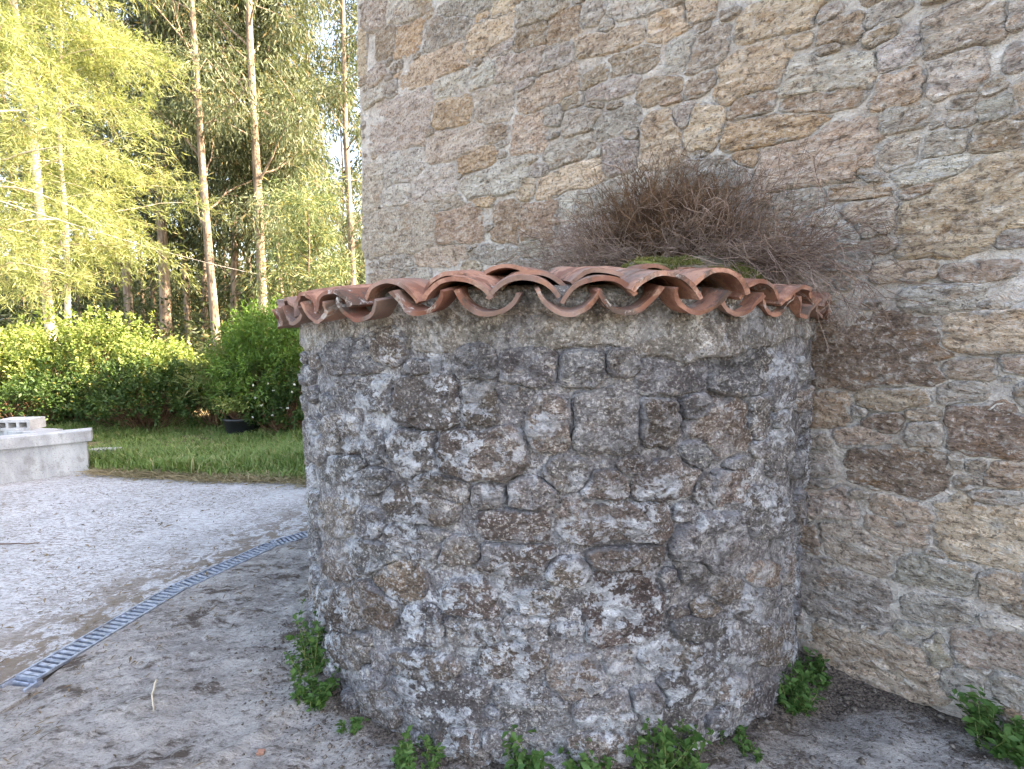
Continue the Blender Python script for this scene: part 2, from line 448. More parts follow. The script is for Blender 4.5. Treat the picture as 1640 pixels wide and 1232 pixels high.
HOUSE_STONES = [
 (0.806,3.932,0.202,0.113,-0.18,'o',2.5),(1.285,3.814,0.277,0.131,-0.18,'g',3.0),(1.775,3.578,0.243,0.102,-0.06,'y',3.0),(2.170,3.426,0.140,0.075,-0.13,'b',3.0),(2.440,3.385,0.135,0.078,-0.05,'b',3.0),
 (2.228,3.545,0.209,0.070,-0.22,'g',3.0),(1.525,3.862,0.352,0.064,-0.25,'g',3.0),(0.733,4.180,0.231,0.094,-0.39,'w',3.0),(0.292,4.335,0.183,0.121,-0.39,'p',4.0),(2.632,3.372,0.090,0.060,-0.27,'g',3.0),
 (2.744,3.269,0.046,0.038,-0.38,'g',2.5),(2.918,3.289,0.155,0.050,-0.27,'w',3.0),(3.125,3.113,0.117,0.072,-0.05,'y',3.5),(2.761,3.169,0.228,0.053,-0.21,'t',3.5),(1.078,3.609,0.442,0.105,-0.11,'y',3.5),
 (1.899,3.458,0.128,0.037,-0.10,'g',2.5),(1.337,3.398,0.194,0.079,-0.11,'w',3.0),(1.715,3.337,0.139,0.078,-0.22,'w',2.5),(2.039,3.290,0.231,0.086,-0.13,'p',3.0),(2.380,3.221,0.136,0.069,-0.20,'g',3.0),
 (2.912,3.011,0.149,0.068,-0.05,'b',3.0),(2.680,3.011,0.102,0.051,-0.05,'b',2.5),(2.768,2.916,0.171,0.053,-0.10,'g',3.0),(1.812,3.125,0.185,0.123,-0.18,'p',3.0),(2.298,3.051,0.219,0.098,0.05,'t',3.0),
 (2.111,3.152,0.088,0.030,-0.07,'g',2.5),(1.349,3.189,0.230,0.109,-0.23,'o',2.7),(0.603,3.319,0.468,0.212,-0.20,'p',4.0),(1.350,2.974,0.353,0.113,-0.09,'p',3.5),(1.834,2.922,0.110,0.061,-0.14,'b',2.5),
 (2.157,2.844,0.149,0.118,-0.14,'t',3.5),(2.351,2.886,0.089,0.055,-0.15,'g',3.0),(2.564,2.802,0.124,0.072,0.00,'g',3.0),(2.818,2.719,0.144,0.061,0.02,'v',3.0),(3.081,2.809,0.118,0.061,-0.10,'b',3.0),
 (3.146,2.742,0.063,0.023,-0.15,'r',2.5),(3.110,2.558,0.126,0.128,-0.16,'y',4.0),(2.845,2.533,0.118,0.091,-0.09,'g',3.5),(2.477,2.646,0.175,0.066,0.04,'g',3.0),(2.681,2.584,0.056,0.024,-0.02,'w',2.3),
 (2.923,2.627,0.048,0.028,-0.25,'t',2.3),(2.662,2.861,0.064,0.018,-0.29,'t',2.3),(0.717,2.960,0.279,0.128,-0.13,'w',3.5),(1.636,2.781,0.203,0.076,-0.06,'o',2.5),(1.097,2.717,0.284,0.131,-0.11,'w',4.0),
 (1.823,2.617,0.341,0.102,-0.05,'w',3.5),(2.135,2.485,0.076,0.072,-0.19,'y',2.7),(2.235,2.590,0.085,0.042,-0.21,'g',2.5),(2.480,2.474,0.255,0.075,0.08,'y',3.5),(0.584,2.721,0.222,0.089,-0.10,'w',3.0),
 (0.176,2.844,0.148,0.202,-0.19,'p',4.0),(0.578,2.429,0.505,0.212,-0.08,'p',5.0),(1.410,2.351,0.253,0.133,-0.10,'r',4.5),(1.941,2.291,0.127,0.141,-0.12,'r',4.0),(2.237,2.263,0.168,0.125,-0.10,'r',4.0),
 (1.707,2.481,0.103,0.035,-0.12,'o',2.4),(1.284,2.542,0.185,0.049,-0.04,'p',2.6),(1.182,2.151,0.334,0.076,-0.06,'t',3.0),(0.559,2.166,0.263,0.060,-0.06,'g',3.0),(1.806,2.106,0.200,0.064,-0.05,'g',3.0),
 (2.198,2.091,0.118,0.065,-0.05,'g',2.6),(3.200,2.950,0.077,0.087,-0.20,'w',3.0),(2.482,2.326,0.082,0.096,-0.10,'w',3.0),(3.215,2.632,0.061,0.068,-0.12,'g',3.0),(2.621,2.315,0.099,0.068,-0.03,'g',3.0),
 (2.539,2.111,0.158,0.083,-0.06,'g',3.0),(2.798,2.323,0.134,0.079,0.04,'g',3.0),(2.848,2.137,0.181,0.077,-0.02,'p',3.0),(3.100,2.280,0.130,0.085,0.00,'g',3.0),(3.159,2.082,0.129,0.084,-0.01,'b',3.0),
 (1.900,3.702,0.113,0.062,-0.29,'y',2.6),(1.718,3.726,0.067,0.034,-0.18,'o',2.4),(3.656,2.940,0.159,0.074,-0.16,'y',3.5),(3.279,3.127,0.079,0.058,-0.09,'y',3.0),(3.322,2.916,0.100,0.085,-0.07,'p',3.0),
 (3.540,2.737,0.148,0.106,0.02,'y',4.0),(3.743,2.805,0.051,0.028,-0.19,'y',2.5),(3.911,2.787,0.088,0.049,-0.16,'b',3.0),(4.038,2.718,0.057,0.036,0.15,'b',2.6),(3.864,2.624,0.168,0.073,-0.25,'w',5.0),
 (4.105,2.630,0.072,0.062,0.21,'w',3.5),(4.282,2.647,0.116,0.088,0.20,'p',4.0),(4.111,2.490,0.081,0.071,-0.15,'t',4.5),(4.268,2.496,0.084,0.080,0.12,'w',4.0),(4.133,2.376,0.073,0.049,-0.07,'g',4.0),
 (3.557,2.598,0.092,0.052,-0.09,'b',3.5),(3.853,2.525,0.145,0.045,-0.11,'b',3.0),(3.650,2.460,0.192,0.063,-0.09,'o',4.0),(3.316,2.560,0.099,0.097,-0.23,'y',3.5),(3.840,2.296,0.218,0.118,0.08,'t',4.0),
 (4.120,2.245,0.065,0.060,-0.03,'p',2.8),(4.263,2.248,0.062,0.048,-0.20,'g',3.5),(4.414,2.236,0.080,0.045,-0.14,'b',3.5),(4.223,2.156,0.097,0.042,0.10,'w',2.7),(4.031,2.181,0.055,0.020,-0.58,'p',2.6),
 (4.007,2.124,0.115,0.031,-0.11,'t',2.6),(4.187,2.087,0.057,0.025,0.08,'t',2.5),(4.049,2.011,0.098,0.072,0.01,'p',3.5),(4.336,1.991,0.209,0.129,0.31,'y',4.0),(4.175,1.789,0.094,0.041,0.03,'t',3.0),
 (4.392,1.767,0.092,0.033,0.01,'b',3.0),(4.298,2.383,0.039,0.024,-0.19,'g',2.5),(4.432,2.489,0.028,0.046,-0.12,'g',3.0),(4.392,2.338,0.047,0.042,0.19,'g',3.0),(4.424,2.636,0.027,0.054,-0.06,'g',4.0),
 (3.849,2.872,0.041,0.034,-0.22,'g',2.5),(3.973,1.962,0.048,0.056,-0.13,'w',3.0),(4.041,2.793,0.079,0.038,0.13,'g',3.0),(4.381,2.412,0.032,0.034,0.43,'b',3.0),(4.001,1.836,0.057,0.037,-0.09,'g',3.0),
 (3.460,2.310,0.097,0.065,-0.04,'g',3.0),(3.724,2.115,0.130,0.062,0.02,'g',3.0),(3.533,2.357,0.062,0.042,-0.05,'o',3.0),(3.852,1.939,0.079,0.059,-0.02,'g',3.0),(3.614,1.968,0.142,0.085,-0.03,'b',3.0),
 (3.881,2.031,0.061,0.038,-0.15,'w',3.0),(4.473,1.879,0.046,0.032,-0.01,'g',3.0),(3.323,2.339,0.107,0.066,-0.13,'g',3.0),(4.072,1.466,0.228,0.139,0.03,'d',4.0),(4.419,1.548,0.118,0.073,-0.05,'y',4.0),
 (4.397,1.410,0.078,0.036,0.05,'t',2.6),(4.508,1.432,0.038,0.037,0.05,'t',3.0),(3.932,1.204,0.092,0.076,0.11,'r',2.8),(4.172,1.273,0.107,0.043,0.14,'b',2.8),(4.148,1.167,0.070,0.039,0.13,'d',2.6),
 (4.378,1.313,0.069,0.039,0.14,'g',2.7),(4.458,1.193,0.109,0.092,0.04,'d',4.0),(4.272,1.221,0.052,0.030,0.12,'b',2.6),(4.275,1.147,0.060,0.050,0.26,'g',2.8),(4.071,1.101,0.087,0.043,0.19,'t',2.6),
 (3.911,1.060,0.067,0.034,0.05,'g',2.6),(3.913,0.951,0.068,0.067,0.19,'v',3.5),(4.203,0.985,0.146,0.091,-0.07,'d',3.8),(4.523,1.028,0.056,0.044,0.20,'r',2.6),(4.473,0.793,0.133,0.121,0.07,'y',3.6),
 (4.222,0.725,0.101,0.048,0.01,'t',2.6),(4.232,0.822,0.099,0.044,-0.02,'t',2.6),(3.963,0.787,0.097,0.067,0.24,'p',3.0),(4.106,0.611,0.142,0.085,-0.04,'p',3.0),(4.358,0.591,0.166,0.061,0.11,'g',3.0),
 (4.024,0.368,0.175,0.127,-0.06,'v',3.6),(4.527,0.607,0.080,0.057,0.21,'t',3.0),(4.175,0.139,0.231,0.120,0.25,'t',3.4),(4.307,0.326,0.061,0.034,0.31,'g',2.5),(4.153,0.275,0.045,0.025,0.41,'b',2.5),
 (4.536,0.346,0.108,0.087,0.10,'p',3.2),(4.549,0.470,0.063,0.027,0.29,'w',2.5),(4.375,0.274,0.039,0.072,0.44,'p',2.6),(4.369,0.440,0.095,0.052,0.21,'v',3.0),(4.380,1.055,0.021,0.034,0.18,'w',2.4),
 (4.418,0.975,0.038,0.023,0.21,'b',2.4),(4.502,0.937,0.069,0.028,0.11,'g',2.6),(4.084,0.853,0.032,0.015,0.12,'b',2.3),(3.929,0.869,0.059,0.027,0.21,'g',2.5),(3.900,0.599,0.047,0.068,0.29,'b',3.0),
 (4.439,1.044,0.027,0.020,0.19,'t',2.4),(4.454,0.175,0.063,0.063,0.14,'g',3.0),(4.594,0.234,0.049,0.071,0.25,'g',3.0),
]
TANK_STONES = [
 (-0.913,1.444,0.192,0.068,0.04,'l',2.6),(-0.697,1.493,0.087,0.061,0.02,'b',2.6),(-0.526,1.305,0.134,0.084,0.06,'p',3.0),(-0.321,1.310,0.057,0.078,0.04,'b',4.0),(-0.844,1.325,0.167,0.065,0.07,'l',2.8),
 (-0.333,1.444,0.070,0.057,0.02,'l',2.6),(-0.159,1.429,0.091,0.060,0.01,'l',2.8),(0.010,1.427,0.073,0.056,-0.00,'l',2.6),(-0.197,1.348,0.056,0.034,0.02,'l',2.6),(-0.578,1.126,0.104,0.080,0.11,'g',2.8),
 (-0.335,1.136,0.156,0.088,0.20,'t',3.0),(-0.084,1.249,0.070,0.083,0.01,'b',3.0),(0.088,1.259,0.111,0.094,-0.01,'g',3.0),(0.271,1.261,0.071,0.080,-0.04,'b',3.0),(0.530,1.218,0.154,0.100,-0.08,'r',3.0),
 (0.313,1.414,0.110,0.083,-0.02,'l',3.0),(0.611,1.416,0.157,0.088,-0.15,'l',3.0),(0.137,1.451,0.049,0.040,-0.01,'g',2.6),(0.295,1.061,0.115,0.063,0.17,'t',3.0),(0.444,1.021,0.042,0.048,-0.11,'g',2.6),
 (0.564,1.007,0.085,0.058,-0.13,'t',2.8),(0.095,1.048,0.080,0.048,-0.02,'t',2.8),(0.120,0.925,0.190,0.068,-0.04,'t',4.5),(-0.194,0.908,0.116,0.060,0.06,'d',3.5),(-0.199,0.794,0.117,0.052,0.07,'d',3.5),
 (0.498,0.811,0.159,0.096,-0.16,'w',3.0),(-0.561,0.937,0.146,0.064,0.03,'b',3.0),(-0.667,0.632,0.119,0.075,0.04,'o',2.8),(-0.573,0.802,0.122,0.056,0.07,'g',3.0),(-1.057,0.783,0.182,0.074,0.27,'t',2.8),
 (-0.357,0.627,0.090,0.065,0.15,'d',2.8),(-0.123,0.640,0.062,0.046,0.05,'b',2.6),(-0.406,0.791,0.084,0.044,0.14,'b',2.6),(-0.029,0.760,0.066,0.046,0.01,'t',2.7),(0.167,0.618,0.120,0.120,-0.08,'d',3.4),
 (0.174,0.804,0.120,0.039,0.01,'t',2.8),(0.790,0.614,0.113,0.057,-0.29,'o',2.4),(0.324,0.715,0.039,0.041,0.40,'w',2.4),(0.469,0.578,0.056,0.041,-0.20,'o',2.5),(0.582,0.620,0.091,0.044,-0.23,'t',2.6),
 (0.373,0.941,0.044,0.033,-0.11,'w',2.4),(-0.786,1.126,0.063,0.072,0.13,'l',2.8),(-1.000,1.142,0.131,0.075,0.15,'p',2.8),(0.415,1.147,0.065,0.051,-0.08,'l',2.6),(0.401,1.301,0.061,0.044,-0.05,'l',2.6),
 (0.178,1.112,0.042,0.029,-0.04,'d',2.5),(0.696,1.245,0.077,0.079,-0.09,'g',3.0),(0.877,1.089,0.103,0.084,-0.15,'g',3.0),(0.844,1.354,0.093,0.093,-0.06,'l',3.0),(-1.004,0.991,0.188,0.050,0.20,'l',2.6),
 (-0.812,0.991,0.111,0.047,0.18,'l',2.6),(-0.814,0.684,0.148,0.060,0.16,'l',2.7),(-1.050,0.597,0.159,0.077,0.33,'t',2.7),(0.805,0.871,0.164,0.093,-0.21,'g',3.0),(-0.148,1.011,0.081,0.053,0.04,'g',2.8),
 (-0.293,1.003,0.064,0.047,0.08,'g',2.8),(-0.027,1.087,0.070,0.052,0.01,'g',2.8),(-0.462,1.019,0.107,0.049,0.01,'t',2.8),(0.406,0.737,0.077,0.045,-0.15,'g',2.7),(-0.830,0.816,0.098,0.055,0.23,'l',2.7),
 (-0.209,0.425,0.103,0.057,0.11,'d',2.8),(-0.275,0.223,0.041,0.024,0.02,'W',3.0),(0.013,0.374,0.086,0.068,0.18,'t',3.0),(0.152,0.440,0.055,0.048,-0.08,'p',2.8),(0.345,0.434,0.105,0.046,-0.18,'t',2.8),
 (0.111,0.259,0.099,0.058,0.04,'g',3.0),(-0.150,0.259,0.118,0.072,0.09,'v',3.0),(-0.488,0.229,0.192,0.080,0.16,'v',3.0),(-0.572,0.319,0.140,0.053,0.21,'b',2.8),(-0.781,0.080,0.113,0.067,0.32,'b',2.8),
 (0.446,0.298,0.123,0.061,-0.10,'g',3.0),(0.665,0.375,0.118,0.059,-0.32,'g',2.8),(0.624,0.231,0.095,0.049,-0.34,'t',2.8),(0.947,0.283,0.192,0.077,-0.42,'b',3.0),(-0.812,0.493,0.124,0.076,0.15,'o',2.8),
 (-1.024,0.389,0.170,0.078,0.40,'b',2.8),(-1.025,0.209,0.182,0.066,0.38,'t',2.8),(-0.392,0.071,0.102,0.066,0.26,'t',3.0),(-0.361,0.515,0.098,0.052,0.17,'g',2.8),(-0.154,0.549,0.074,0.047,0.07,'g',2.8),
 (0.463,0.515,0.101,0.048,-0.21,'g',2.8),(0.742,0.543,0.129,0.071,-0.30,'g',3.0),(-0.547,0.501,0.082,0.069,0.25,'l',2.8),(0.255,0.280,0.059,0.046,-0.15,'g',2.8),(-0.276,0.112,0.057,0.042,0.19,'g',2.8),
 (0.329,0.184,0.101,0.047,-0.21,'v',3.0),
]

# ------------------------------------------------------------------ ground
DR = np.array([(-2.60, -2.0), (-2.40, 1.0), (-2.183, 2.085), (-2.028, 2.878), (-1.750, 3.501), (-1.20, 4.06), (-1.02, 5.0), (-1.02, 9.0)])
def drain_x(y): return np.interp(y, DR[:, 1], DR[:, 0])
TC = np.array([0.21, 2.90]); TR = 1.31               # round tank: centre, radius
H0 = np.array([-1.426, 4.939]); UD = np.array([.71484, -.69929]); ND = np.array([-.69929, -.71484])

ys = np.concatenate([np.linspace(-60, 3, 10), np.linspace(8, 200, 30)])
g = MB(); g.put([(-260, -60, -.04), (260, -60, -.04), (260, 420, -.04), (-260, 420, -.04)], [(0, 1, 2, 3)])
add('ground', g.mesh('ground'), M['forest'], kind='structure')

# pale concrete yard left of the channel
yy = np.linspace(-2.5, 6.2, 150); tt = np.linspace(0, 1, 120) ** 0.8
Y, T = np.meshgrid(yy, tt, indexing='ij')
X = -13 + (drain_x(Y) - .068 + 13) * T
P = np.stack([X.ravel(), Y.ravel(), np.zeros(X.size)], 1)
P[:, 2] = .006 * fbm(P * 1.7, 3, 4) + .002 * fbm(P * 14, 5, 3)
add('concrete_yard', np_mesh('yard', P, grid_faces(len(yy), len(tt), True)), M['yard'], kind='structure')

# rough bedrock right of the channel
yy = np.concatenate([np.linspace(-2.5, .9, 20), np.linspace(1.0, 5.2, 210)]); tt = np.linspace(0, 1, 300) ** 1.15
Y, T = np.meshgrid(yy, tt, indexing='ij')
X0 = drain_x(Y) + .068
X = X0 + (5.6 - X0) * T
P = np.stack([X.ravel(), Y.ravel(), np.zeros(X.size)], 1)
def rock_h(P):
    q = P.copy(); ca, sa = math.cos(.75), math.sin(.75)
    q[:, 2] = 0; P = np.column_stack([P[:, :2], np.zeros(len(P))])
    q[:, 0], q[:, 1] = ca * P[:, 0] + sa * P[:, 1], 2.0 * (-sa * P[:, 0] + ca * P[:, 1])
    edge = np.clip((P[:, 0] - drain_x(P[:, 1]) - .068) / .35, 0, 1)
    rid = 1 - np.abs(fbm(q * 2.1, 11, 4))
    z = edge * (.026 * fbm(q * 1.3, 7, 3) + .020 * (rid ** 4 - .4) + .015 * fbm(q * 5, 9, 5, .6) + .013 * fbm(P * 22, 13, 3))
    rt = np.hypot(P[:, 0] - TC[0], P[:, 1] - TC[1]) - TR
    dw = (P[:, :2] - H0) @ ND                      # distance in front of the house wall
    near = np.exp(-np.clip(rt, 0, 9) / .16)
    nearw = np.exp(-np.clip(dw, 0, 9) / .22) * (P[:, 0] > 1.0)
    dpit = np.hypot((P[:, 0] + 2.17) / .17, (P[:, 1] - 2.0) / .14)
    return z + .035 * np.maximum(near, nearw) - .045 * np.exp(-dpit ** 2), rt, nearw, dpit
P[:, 2], rt, nearw, dpit = rock_h(P)
me = np_mesh('bedrock', P, grid_faces(len(yy), len(tt), True))
at = me.attributes.new("soil", 'FLOAT', 'POINT')
right = np.clip((P[:, 0] - .5) / .6, .0, 1.0)
soil = np.clip(1.15 * np.exp(-np.clip(rt - .02, 0, 9) / (.10 + .22 * right)), 0, 1) * .52 + .46 * nearw + .35 * np.exp(-dpit ** 2) - .05
at.data.foreach_set("value", soil.astype(np.float32))
add('bedrock_ground', me, M['bedrock'], kind='structure')

# lawn strip with its ragged front edge
def lawn_y(x): return np.interp(x, [-14, -4.67, -2.04, -.5], [6.6, 5.38, 4.98, 4.75])
tt = np.linspace(0, 1, 60); xx = np.linspace(-14, -.75, 220)
XX, T = np.meshgrid(xx, tt, indexing='ij')
y0 = lawn_y(XX) + .07 * fbm(np.stack([XX.ravel() * 3, XX.ravel() * 0, XX.ravel() * 0], 1), 21, 4).reshape(XX.shape)
YY = y0 + (10.0 - y0) * T
P = np.stack([XX.ravel(), YY.ravel(), np.zeros(XX.size)], 1)
P[:, 2] = .012 + .03 * np.minimum(T.ravel() * 6, 1) + .02 * fbm(P * 2.5, 23, 4) * np.minimum(T.ravel() * 8, 1)
P[:60 * 0, 2] = 0
add('lawn', np_mesh('lawn', P, grid_faces(len(xx), len(tt))), M['soil'], kind='structure')

# ------------------------------------------------------------------ masonry
PAL = dict(o=(.66, .45, .27), y=(.74, .565, .40), t=(.57, .435, .325), b=(.44, .33, .235), g=(.47, .42, .365), w=(.68, .63, .56),
           p=(.55, .455, .375), r=(.50, .345, .24), v=(.42, .375, .335), d=(.27, .18, .135), l=(.36, .345, .325), W=(.80, .80, .80))

def sdist(S, P):
    """super-ellipse distance of points P (n,2) to every stone -> (n, stones)"""
    d = P[:, None, :] - S[None, :, :2]
    c, s = np.cos(S[:, 4]), np.sin(S[:, 4])
    x = np.abs(d[..., 0] * c + d[..., 1] * s) / S[:, 2]; y = np.abs(-d[..., 0] * s + d[..., 1] * c) / S[:, 3]
    p = S[:, 5]
    return (x ** p + y ** p) ** (1 / p)

def fill(seeds, box, sizes, tries, rng, cols, ang=0.0, keep=None):
    S = np.array([[*s[:5], s[6]] for s in seeds], float).reshape(-1, 6)
    out = list(seeds)
    th = np.linspace(0, 2 * math.pi, 14, endpoint=False)
    for hw in sizes:
        for _ in range(tries):
            u = rng.uniform(box[0], box[1]); v = rng.uniform(box[2], box[3])
            if keep is not None and not keep(u, v): continue
            a = hw * rng.uniform(.75, 1.25); b = a * rng.uniform(.34, .8); A = ang + rng.normal(0, .10)
            pts = np.stack([a * np.cos(th), b * np.sin(th)], 1) * .92
            pts = np.concatenate([pts, [[0, 0]]])
            c, s = math.cos(A), math.sin(A)
            pts = np.stack([u + pts[:, 0] * c - pts[:, 1] * s, v + pts[:, 0] * s + pts[:, 1] * c], 1)
            near = S[(np.abs(S[:, 0] - u) < a + S[:, 2] + S[:, 3]) & (np.abs(S[:, 1] - v) < a + S[:, 2] + S[:, 3])] if len(S) else S
            if len(near) and sdist(near, pts).min() < 1.0: continue
            p = rng.uniform(2.4, 3.6)
            S = np.vstack([S, [u, v, a, b, A, p]])
            out.append((u, v, a, b, A, cols[rng.integers(len(cols))], p))
    return out

def stone_geo(i, S, rng, gap, rise, dome, rough, wrap, seed, fol=2.0, rimdrop=.012):
    u, v, a, b, A, p = S[i]
    per = 4 * (a + b)
    K = int(np.clip(per / .017, 18, 96)); K += K % 2
    NR = int(np.clip(min(a, b) / .013, 4, 15))
    th = np.linspace(0, 2 * math.pi, K, endpoint=False)
    # spread the rays evenly along the outline rather than by angle
    dx, dy = a * np.cos(th), b * np.sin(th)
    L = np.hypot(dx, dy); dx /= L; dy /= L
    c, s = math.cos(A), math.sin(A)
    ex = np.stack([dx * c - dy * s, dx * s + dy * c], 1)
    rmax = 1 / ((np.abs(dx) / a) ** p + (np.abs(dy) / b) ** p) ** (1 / p) * 1.16
    q = np.linspace(.15, 1, 44)
    pts = np.array([u, v]) + ex[:, None, :] * (rmax[:, None] * q[None, :])[..., None]
    near = [j for j in range(len(S)) if j != i and abs(S[j, 0] - u) < 1.2 * (max(a, b) + max(S[j, 2], S[j, 3])) and abs(S[j, 1] - v) < 1.2 * (max(a, b) + max(S[j, 2], S[j, 3]))]
    flat = pts.reshape(-1, 2)
    di = sdist(S[i:i + 1], flat)[:, 0]
    if near:
        dj = sdist(S[near], flat).min(1)
        bad = (dj < di).reshape(K, -1)
        k = np.where(bad.any(1), bad.argmax(1), 43)
    else:
        bad = np.zeros((K, 44), bool); k = np.full(K, 43)
    r = rmax * q[k] - np.where(bad.any(1), gap, gap * .3)
    r = np.maximum(r, .012)
    # soften and roughen the outline
    r = .7 * r + .15 * (np.roll(r, 1) + np.roll(r, -1))
    o3 = np.stack([u + ex[:, 0] * r, v + ex[:, 1] * r, np.full(K, seed * .37)], 1)
    r = r * (1 + .09 * fbm(o3 * 11, seed, 3)) + .011 * fbm(o3 * 38, seed + 9, 3)
    rim = [(1.045, -1.0), (1.02, -.45), (.985, .25), (.945, .7), (.885, .95)]
    inner = np.linspace(.80, 0.0, NR)[:-1]; rimdrop = rimdrop * rng.uniform(.4, 1.5)
    rings = rim + [(f, 1.0 + dome * (1 - f * f)) for f in inner]
    tx, ty = rng.normal(0, .10, 2)
    V = []
    for f, hh in rings:
        P2 = np.array([u, v]) + ex * (r * f)[:, None]
        V.append(np.column_stack([P2, np.full(K, hh)]))
    V.append(np.array([[u, v, 1 + dome]]))
    V = np.concatenate(V)
    lx = (V[:, 0] - u) * c + (V[:, 1] - v) * s; ly = -(V[:, 0] - u) * s + (V[:, 1] - v) * c
    w = np.clip(V[:, 2], 0, 1)
    q3 = np.column_stack([lx, ly * fol, np.full(len(V), seed * .91)])
    n = .62 * fbm(q3 * 8, seed, 4, .55) + .38 * (.5 - np.abs(fbm(q3 * 17, seed + 3, 4, .6))) * 2 * .8
    hb = np.where(V[:, 2] < 1, rise * V[:, 2] - rimdrop * (1 - V[:, 2]), rise * V[:, 2])
    h = hb + (.35 + .65 * w) * (rough * n + lx * tx * .25 + ly * ty * .25) + rough * .30 * vnoise(q3 * 55, seed + 5)
    h = np.where(V[:, 2] <= -1, -.05, h)
    W = wrap(V[:, 0], V[:, 1], h)
    C = wrap(np.array([u]), np.array([v]), np.array([0.0]))[0]
    F = []
    nr = len(rings)
    kk = np.arange(K); k2 = (kk + 1) % K
    Q = [np.stack([t * K + kk, t * K + k2, (t + 1) * K + k2, (t + 1) * K + kk], 1) for t in range(nr - 1)]
    F = np.concatenate(Q).tolist() + [[(nr - 1) * K + i0, (nr - 1) * K + j0, nr * K] for i0, j0 in zip(kk, k2)]
    ins = np.concatenate([np.concatenate([(1 - f) * r for f, _ in rings]), [min(a, b)]])
    return W - C, F, C, ins

def lay(seeds, parent, mat, rng, gap, rise, dome, rough, wrap, seedbase, shade=1.0, single=lambda u, v: True, limit=290, jitter=.10, fol=2.0, tint=1.0, grow=1.0, square=0.0):
    S = np.array([[*s[:5], s[6]] for s in seeds], float)
    S[:, 2:4] *= grow; S[:, 5] += square
    order = sorted(range(len(seeds)), key=lambda i: -(S[i, 2] * S[i, 3]))
    solo = set([i for i in order if single(S[i, 0], S[i, 1])][:limit])
    rest = []
    for i in range(len(seeds)):
        rs = rise * (rng.uniform(.45, 1.3) if rng.uniform() < .85 else rng.uniform(1.3, 1.8))
        W, F, C, ins = stone_geo(i, S, rng, gap * rng.uniform(.6, 1.5), rs, dome, rough * rng.uniform(.7, 1.2), wrap, seedbase + i, fol)
        if i in solo:
            c = (np.array(PAL[seeds[i][5]]) * .76 + np.array((.53, .46, .385)) * .24) * shade * tint * rng.uniform(1 - jitter, 1 + jitter) * (1 + rng.normal(0, .014, 3))
            me = np_mesh('stone', W, F); me.attributes.new('inset', 'FLOAT', 'POINT').data.foreach_set('value', ins.astype(np.float32))
            add('stone', me, mat, parent, C, color=tuple(np.clip(c, .02, .85)))
        else:
            rest.append((W + C, F, ins))
    if rest:
        V, FF, b = [], [], 0
        for w, f, _ in rest:
            V.append(w); FF += [[k + b for k in t] for t in f]; b += len(w)
        rm = np_mesh('rubble', np.concatenate(V), FF); rm.attributes.new('inset', 'FLOAT', 'POINT').data.foreach_set('value', np.concatenate([t[2] for t in rest]).astype(np.float32))
        add('rubble_stones', rm, mat, parent, (0, 0, 0), color=(.44, .37, .30), kind='stuff')

def part(name, mesh, mat, parent, **k): return add(name, mesh, mat, parent, (0, 0, 0), **k)

# ---- the house
rng = np.random.default_rng(4)
house = add('stone_house', None, loc=(H0[0], H0[1], 0))
tag(house, 'tall house of rubble granite with pale mortar joints behind the round tank', 'house')
SIDE = -ND                                   # the gable side runs away from the camera
HH = 5.6; HL = 9.5; HD = 9.0
def wrap_front(u, v, h): return np.column_stack([H0[0] + UD[0] * u + ND[0] * h, H0[1] + UD[1] * u + ND[1] * h, v])
def wrap_side(u, v, h): return np.column_stack([H0[0] + SIDE[0] * u - UD[0] * h, H0[1] + SIDE[1] * u - UD[1] * h, v])
def mortar_sheet(u1, v1, step, wrap, amp, seed):
    uu = np.arange(0, u1 + step, step); vv = np.arange(-.1, v1 + step, step)
    U, V = np.meshgrid(uu, vv, indexing='ij'); U = U.ravel(); V = V.ravel()
    q = np.column_stack([U, V, U * 0 + seed])
    h = amp * fbm(q * 5, seed, 4) + amp * .55 * fbm(q * 22, seed + 4, 3) - .004
    h = np.where(U <= 0, 0, h)
    return wrap(U, V, h), (len(uu), len(vv))
V, (nu, nv) = mortar_sheet(5.4, HH, .03, wrap_front, .010, 31)
front = part('front_wall', np_mesh('front wall', V, grid_faces(nu, nv)), M['house_mortar'], house)
V, (nu, nv) = mortar_sheet(HD, HH, .12, wrap_side, .010, 37)
side = part('side_wall', np_mesh('side wall', V, grid_faces(nu, nv, True)), M['house_mortar'], house)
def quad_pts(a, b): return [(*a, -.1), (*b, -.1), (*b, HH), (*a, HH)]
pB = H0 + UD * 5.42; pC = H0 + UD * HL; pD = pC + SIDE * HD; pE = H0 + SIDE * (HD + .06)
m = MB()
m.put(quad_pts(pB, pC), [(0, 1, 2, 3)]); m.put(quad_pts(pC, pD), [(0, 1, 2, 3)]); m.put(quad_pts(pD, pE), [(0, 1, 2, 3)])
part('rear_wall', m.mesh('rear'), M['house_mortar'], house)
# shallow hipped clay roof, unseen above the frame, added for its shadow
m = MB(); ov = .08
c4 = [H0 - UD * ov - SIDE * ov, pC + UD * ov - SIDE * ov, pD + UD * ov + SIDE * ov, pE - UD * ov + SIDE * ov]
r1 = H0 + UD * 4.0 + SIDE * HD * .5; r2 = H0 + UD * 5.5 + SIDE * HD * .5
V = [(*c, HH) for c in c4] + [(*c, HH + .1) for c in c4] + [(*r1, HH + 1.3), (*r2, HH + 1.3)]
m.put(V, [(0, 3, 2, 1), (0, 1, 5, 4), (1, 2, 6, 5), (2, 3, 7, 6), (3, 0, 4, 7), (4, 5, 9, 8), (5, 6, 9), (6, 7, 8, 9), (7, 4, 8)])
part('roof', m.mesh('roof'), M['clay'], house)
def in_view(u, v): return v < 4.75 - .62 * max(u - .2, 0) * .8 and u < 4.75
seeds = [s for s in HOUSE_STONES if s[0] - s[2] * .6 > 0]
